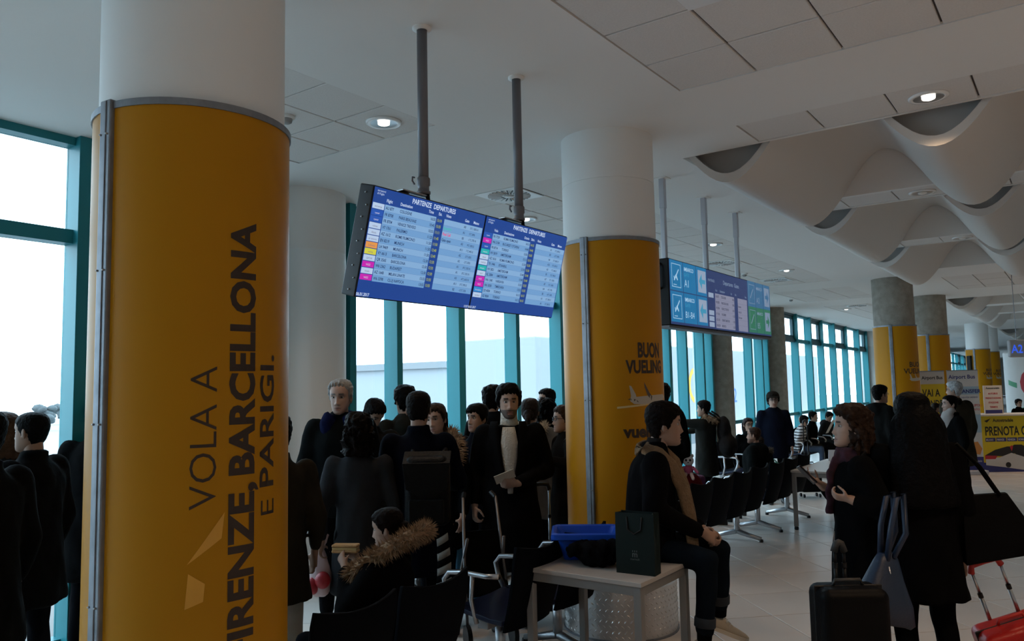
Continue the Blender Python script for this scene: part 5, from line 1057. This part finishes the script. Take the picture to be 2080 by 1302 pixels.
MB().lathe([(.015, .182), (.015, .205), (.001, .206)], n=16).build('cap', mat('cap_white', (.6, .62, .65)), r, smooth=True); MB().lathe([(.0305, .075), (.0305, .115)], n=18, cap=False).build('label', mat('bottle_label', (.25, .3, .4)), r)
cw = PEOPLE['curly_woman']; p = rel(cw, (-.245, .0, .545)); r = place('plastic_bag', p.x, p.y, p.z, .4, 'translucent pinkish plastic bag with red packs held by the grey-coated woman', 'bag')
m = MB(); rows = []
for z, a in ((-.10, .035), (-.08, .065), (.0, .080), (.09, .062), (.16, .040), (.20, .020), (.235, .038), (.285, .055), (.30, .035)):
    rows.append([(a*(1+.16*math.sin(3*t+z*30))*math.cos(t), a*.75*(1+.16*math.sin(4*t+z*20))*math.sin(t), z) for t in (2*PI*j/28 for j in range(28))])
m.loft(rows); m.build('film', mat('pink_film', (.55, .40, .40), .35), r, smooth=True)
for q_, (px_, py_, pz_) in enumerate(((-.035, -.04, -.03), (.04, -.045, .01), (.0, .04, -.03))): MB().ell((px_, py_, pz_), (.05, .042, .055)).build('red_pack', mat('red_pack', (.35, .01, .02), .4), r, smooth=True)
fg = PEOPLE['fur_girl']; p = rel(fg, (.0, .255, .915)); r = place('sandwich', p.x, p.y, p.z, fg.rotation_euler.z+.2, 'sandwich in the fur-hooded girl\'s hands', 'sandwich')
MB().box((0, 0, -.014), (.06, .14, .016)).build('bread', mat('bread_crust', (.42, .26, .12), .9, bump=.4), r, bevel=.006); MB().box((0, 0, .014), (.06, .14, .016)).build('bread', mat('bread_crust', (.42, .26, .12)), r, bevel=.006); MB().box((0, .0, 0), (.055, .135, .012)).build('filling', mat('cheese', (.5, .38, .18), .6), r, bevel=.003)
# backpacks worn
bp = PEOPLE['backpacker']; p = rel(bp, (.08, -.225, 1.11)); r = place('leather_backpack', p.x, p.y, p.z, bp.rotation_euler.z, 'black leather flap backpack worn by the man in navy', 'backpack')
M_lb = mat('black_grained_leather', (.0025, .0025, .003), .5, bump=.25, bscale=70, spec=.12)
MB().box((0, 0, 0), (.29, .13, .44)).build('bag', M_lb, r, bevel=.055, seg=5)
m = MB(); m.loft([[(-.15, -.072, .17), (.15, -.072, .17), (.15, .05, .235), (-.15, .05, .235)], [(-.15, -.080, .17), (.15, -.080, .17), (.15, .05, .245), (-.15, .05, .245)]]); m.build('flap_top', M_lb, r, bevel=.004)
m = MB(); m.loft([[(-.15, -.072, .18), (.15, -.072, .18), (.13, -.072, .02), (0, -.072, -.05), (-.13, -.072, .02)], [(-.15, -.080, .18), (.15, -.080, .18), (.13, -.080, .02), (0, -.080, -.05), (-.13, -.080, .02)]]); m.build('flap', M_lb, r, bevel=.003)
MB().box((0, -.082, -.12), (.22, .03, .15)).build('front_pocket', M_lb, r, bevel=.01)
for s in (-1, 1): MB().tube([(s*.09, .06, .20), (s*.10, .08, .235), (s*.11, .12, .25)], .014, 8).build('strap', M_lb, r, smooth=True); 
fm = PEOPLE['fur_hood_man']; p = rel(fm, (.06, -.25, 1.05)); r = place('grey_backpack', p.x, p.y, p.z, fm.rotation_euler.z, 'slack grey backpack worn by the man in the fur-collared coat', 'backpack')
m = MB(); m.ell((0, -.02, -.12), (.16, .13, .16)); m.ell((0, .02, .08), (.12, .09, .2)); q_ = fold(remesh(m, .018, 6), .006, 25); q_.materials.append(cloth((.06, .055, .056))); link('bag', q_, r, smooth=True)
for s in (-1, 1): MB().tube([(s*.07, .05, .2), (s*.09, .12, .28), (s*.10, .2, .33)], .014, 8).build('strap', cloth((.04, .038, .038)), r, smooth=True)
# striped umbrella between the coats, walking sticks / pushchair frame
x, y = spot(893, 5.0); r = place('striped_scarf', x, y, .48, YAW, 'black and white striped cloth hanging beside the backpacker\'s legs', 'scarf'); 
for i in range(9): 
    m = MB(); z0 = i*.045; w0 = .05-.002*i; m.loft([[(w0*math.cos(t)+.01*math.sin(z*9), .02*math.sin(t), z+.02*math.cos(t)) for t in (2*PI*j/12 for j in range(12))] for z in (z0, z0+.0225, z0+.044)]); m.build('stripe', cloth((.30, .29, .27) if i % 2 else (.01, .01, .012)), r, smooth=True)
x, y = spot(975, 5.62); r = place('pushchair', x, y, 0, YAW+.3, 'folded dark pushchair frame in front of the bearded man', 'pushchair')
for s in (-1, 1):
    MB().tube([(s*.16, -.15, .10), (s*.14, .0, .55), (s*.12, .1, .98)], .011, 8).build('frame_tube', mat('dull_steel', (.16, .15, .15), .4, .7), r, smooth=True); MB().tube([(s*.16, .22, .10), (s*.15, .05, .5), (s*.13, -.06, .72)], .011, 8).build('frame_tube', mat('dull_steel', (.16, .15, .15)), r, smooth=True)
    for yy in (-.15, .22): w_ = MB().tube([(s*.16-.015, yy, .085), (s*.16+.015, yy, .085)], .085, 20); w_.build('wheel', M_black, r)
    MB().tube([(s*.12, .1, .97), (s*.10, .15, 1.0)], .018, 8).build('grip', M_black, r)
m = MB(); m.loft([[(-.14, .05, .75), (.14, .05, .75), (.14, .07, .75), (-.14, .07, .75)], [(-.15, -.02, .45), (.15, -.02, .45), (.15, 0, .45), (-.15, 0, .45)], [(-.15, -.12, .36), (.15, -.12, .36), (.15, -.12, .34), (-.15, -.12, .34)]]); m.build('sling_seat', cloth(BLK), r)
x, y = spot(1092, 6.1); suitcase(x, y, YAW, .30, .20, .55, (.01, .012, .016), 'dark suitcase with raised handle left of the second pillar', .42, hx=.06)
# card on the far table, green bag on a seat
r = place('card_stand', -2.68, 11.0, .70, .4, 'white folded card standing on the farther table', 'card'); MB().box((0, 0, .075), (.26, .006, .15), Matrix.Rotation(-.3, 3, 'X')).build('front_leaf', mat('paper_white', (.6, .6, .62)), r); MB().box((0, .045, .075), (.26, .006, .15), Matrix.Rotation(.3, 3, 'X')).build('back_leaf', mat('paper_white', (.6, .6, .62)), r)
r = place('green_bag', -3.42, 10.62, .43, .5, 'crumpled pale green plastic bag on the last dark seat', 'bag'); m = MB(); m.ell((0, 0, .10), (.13, .11, .11)); m.ell((.02, .02, .2), (.06, .06, .07)); q_ = fold(remesh(m, .013, 2), .012, 45); q_.materials.append(mat('green_film', (.10, .34, .26), .4)); link('bag', q_, r, smooth=True); MB().tube([(-.04, 0, .25), (0, 0, .30), (.05, .02, .25)], .01, 6).build('handle', mat('green_film', (.10, .34, .26)), r)

# ------------------------------------------------------------------ bus-ticket corner
def banner(px, d, w, h, label, face, paint):
    x, y = spot(px, d); r = place('roll_up_banner', x, y, 0, YAW+face, label, 'banner', 'roll-up banners')
    MB().box((0, 0, .04), (w+.04, .2, .08)).build('base', M_polel, r, bevel=.01); MB().box((0, .02, h/2+.06), (w, .004, h)).build('sheet', mat('banner_white', (.55, .54, .53), .6), r); MB().box((0, .02, h+.065), (w, .02, .015)).build('top_bar', M_alu, r)
    MB().tube([(0, .05, .06), (0, .05, h+.05)], .01, 8).build('support_pole', M_alu, r); M0 = frame_mat((-w/2, .0175, .06), (1, 0, 0), (0, 0, 1)); paint(r, M0, w, h)
M_by = mat('banner_yellow', (.62, .47, .01), .55); M_bd = mat('banner_black', (.012, .012, .014), .55); M_bb = mat('banner_navy', (.02, .025, .16), .55); M_br = mat('banner_red', (.45, .02, .03), .55); M_bs = mat('banner_sky', (.30, .42, .52), .55); M_bo = mat('banner_orange', (.55, .22, .05), .55); M_bw = mat('banner_white', (.55, .54, .53), .55)
def paint1(r, M, w, h):
    y_, k_, rd_ = MB(), MB(), MB(); put_rect(y_, 0, 0, w, h*.87, M); y_.build('yellow_field', M_by, r)
    put_text(k_, 'Airport Bus', w*.06, h*.92, .085, M, .002, z=.002); put_text(k_, 'VAI A', w*.06, h*.745, .19, M, .004, .72, z=.002); put_text(k_, 'LONDRA?', w*.03, h*.635, .19, M, .004, .62, z=.002); k_.build('black_lettering', M_bd, r)
    disc(rd_, w*.62, h*.46, .0, .09, M); rd_.build('red_disc', M_br, r)
    b_ = MB(); put_rect(b_, 0, 0, w, h*.14, M, .0015); b_.build('navy_band', M_bb, r)
def paint2(r, M, w, h):
    k_, s_, b_, rd_, o_ = MB(), MB(), MB(), MB(), MB(); put_rect(s_, 0, h*.76, w, h*.84, M); put_rect(s_, 0, h*.38, w, h*.56, M); s_.build('sky_field', M_bs, r)
    put_text(k_, 'Airport Bus', w*.05, h*.92, .10, M, .002, z=.002); put_text(k_, 'TRANSFER', w*.25, h*.775, .095, M, .0025, z=.002); put_text(k_, 'aeroporto centro', w*.3, h*.725, .05, M, z=.002); k_.build('dark_lettering', M_bb, r)
    put_text(rd_, 'GALLIPOLI', w*.56, h*.64, .06, M, .001, z=.002); put_text(rd_, 'SALENTO', w*.60, h*.60, .05, M, .001, z=.002); disc(rd_, w*.72, h*.545, 0, .055, M); rd_.build('red_lettering', M_br, r)
    put_rect(b_, 0, 0, w, h*.14, M, .0015); b_.build('navy_band', M_bb, r); put_poly(o_, [(w*.55, h*.18), (w*.9, h*.16), (w*.98, h*.22), (w*.85, h*.29), (w*.6, h*.28)], M, .0016); o_.build('orange_picture', M_bo, r)
    l_ = MB(); put_text(l_, 'autostradale', w*.5, h*.09, .05, M, z=.003); l_.build('pale_lettering', M_bw, r)
banner(1887, 14.9, .47, 1.84, 'yellow VAI A LONDRA? airport bus banner', .05, paint1)
banner(1948, 14.6, .56, 1.84, 'white and blue Airport Bus TRANSFER banner', -.05, paint2)
x, y = spot(2081, 14.9); r = place('ticket_desk', x, y, 0, YAW-.02, 'yellow PRENOTA QUI bus-ticket desk with a coach picture', 'desk')
MB().box((0, .3, .52), (1.9, .6, 1.04)).build('cabinet', M_by, r); MB().box((0, .3, 1.055), (2.0, .7, .03)).build('worktop', M_bw, r, bevel=.004)
M0 = frame_mat((-.95, -.001, 0), (1, 0, 0), (0, 0, 1)); k_ = MB(); put_text(k_, 'Autostradale', .22, .93, .085, M0, .002, .85, z=.002); put_poly(k_, [(.06, .95), (.14, .98), (.18, 1.0), (.12, .93), (.1, .92)], M0, .002); put_text(k_, 'PRENOTA QUI', .06, .68, .235, M0, .005, .60, z=.002); k_.build('black_lettering', M_bd, r)
w_ = MB(); n_ = MB()
for i, t in enumerate(('MILANO', 'FIRENZE', 'VENEZIA', 'ROMA', 'LONDRA', 'PARIGI')): put_rect(n_, .06+i*.20, .565, .245+i*.20, .635, M0, .0015); put_text(w_, t, .07+i*.20, .58, .05, M0, .001, .72, z=.003)
put_poly(n_, [(0, 0), (1.9, 0), (1.9, .05), (1.2, .02), (.5, .12), (0, .18)], M0, .0012); n_.build('navy_boxes', M_bb, r)
put_poly(w_, [(.04, .13), (.04, .26), (.3, .27), (.52, .35), (.58, .33), (.76, .27), (.80, .1), (.74, .03), (.36, .09)], M0, .0035); w_.build('white_print', M_bw, r)
c_ = MB(); put_poly(c_, [(.03, .31), (.22, .41), (.45, .47), (.54, .47), (.58, .50), (.72, .50), (.82, .45), (.87, .2), (.83, .06), (.75, .05), (.75, .2), (.58, .34), (.36, .29)], M0, .0030)
disc(c_, .45, .13, 0, .05, M0@Matrix.Translation((0, 0, .001))); c_.build('coach_dark_print', M_bd, r)
d_ = MB(); put_poly(d_, [(.03, .24), (.03, .31), (.26, .3), (.22, .24)], M0, .0040); put_poly(d_, [(.50, .46), (.53, .49), (.56, .47), (.53, .38)], M0, .0045); d_.build('red_print', M_br, r)
x2, y2 = spot(2003, 14.95); r = place('price_board', x2, y2+.25, 1.07, YAW, 'small white notice board with red lines on the ticket desk', 'notice'); MB().box((0, 0, .27), (.36, .01, .54)).build('panel', M_bw, r); M0 = frame_mat((-.18, -.006, 0), (1, 0, 0), (0, 0, 1)); k_, d_, n_ = MB(), MB(), MB(); put_text(k_, 'Autostradale', .05, .475, .05, M0, .001); k_.build('black_lettering', M_bd, r)
for i, t in enumerate(('AUTOBUS', 'PRENOTAZIONI', 'STAZIONE', 'TERMINI')): put_text(d_, t, .18, .37-i*.085, .045, M0, .001, .9, 'CENTER')
d_.build('red_lettering', M_br, r); put_rect(n_, .02, .01, .34, .075, M0); n_.build('navy_band', M_bb, r)
# hanging A2 sign, monitor and advertising drum
x, y = spot(2080, 13.6); r = place('gate_number_sign', x, y, 2.10, YAW, 'grey hanging sign with blue A2 at the right edge', 'sign')
MB().box((0, 0, .15), (.62, .08, .30)).build('box', mat('sign_grey', (.42, .42, .44), .5), r, bevel=.03, seg=3); M0 = frame_mat((-.31, -.0415, 0), (1, 0, 0), (0, 0, 1)); k_ = MB(); put_text(k_, 'A2', .03, .075, .20, M0, .003, .85); k_.build('lettering', glow('blue_led', (.03, .10, .75)), r)
for s in (-.16, .16): MB().tube([(s, 0, .29), (s, 0, C-2.1-.1)], .006, 6).build('hanging_rod', M_alu, r)
x, y = spot(1972, 27); r = place('hanging_monitor', x, y, 0, YAW+.6, 'small black monitor hanging from a thin pole down the hall', 'monitor'); MB().box((0, 0, 2.25), (.7, .14, .55)).build('case', M_black, r, bevel=.02); MB().tube([(-.05, 0, 2.5), (-.05, 0, C)], .035, 10).build('pole', M_pole, r, smooth=True); MB().box((0, -.072, 2.25), (.62, .004, .47)).build('display', mat('dead_display', (.05, .045, .03), .3), r)
x, y = spot(2092, 19.2); r = place('advertising_drum', x, y, 0, 0, 'white round advertising drum with red and green swooshes at the right edge', 'advert'); R_ = .62
MB().lathe([(R_, .0), (R_, 2.35), (R_-.03, 2.38), (.01, 2.38)], n=48).build('drum', mat('drum_white', (.62, .63, .62), .5), r, smooth=True).modifiers.new('es', 'EDGE_SPLIT').split_angle = .6
a0 = math.atan2(-y, -x)
for nm, col, P in (('red_swoosh', (.45, .015, .03), [(-.22, 1.35), (-.29, 1.48), (-.31, 1.65), (-.26, 1.82), (-.17, 1.92), (-.12, 1.92), (-.20, 1.78), (-.22, 1.6), (-.17, 1.45), (-.12, 1.35)]), ('green_band', (.05, .28, .13), [(-.64, 1.70), (-.39, 1.62), (-.39, 1.50), (-.64, 1.58)]), ('green_wave', (.05, .28, .13), [(-.40, 1.02), (-.1, 1.06), (.3, 1.2), (.3, 1.05), (-.1, .93), (-.40, .90)]), ('red_wave', (.45, .015, .03), [(-.3, .72), (0, .78), (.3, .9), (.3, .75), (0, .62), (-.25, .62)])):
    me = wrap_print([([(a0*R_+u*1.0, v) for u, v in P], [tuple(range(len(P)))])], R_+.003); me.materials.append(mat(nm, col, .5)); link(nm, me, r)

for o in COL.objects:
    if o.parent and o.type == 'MESH' and any(o.name.startswith(n) or n in o.name for n in ('lettering', 'yellow_times', 'flight_rows', 'white_symbols', 'arrow_fields', 'arrows', 'blue_tiles', 'green_tiles', 'navy_boxes', 'white_print', 'red_print', 'crest_print', 'sky_field', 'laces', 'fur_trim')): o['kind'] = 'stuff'
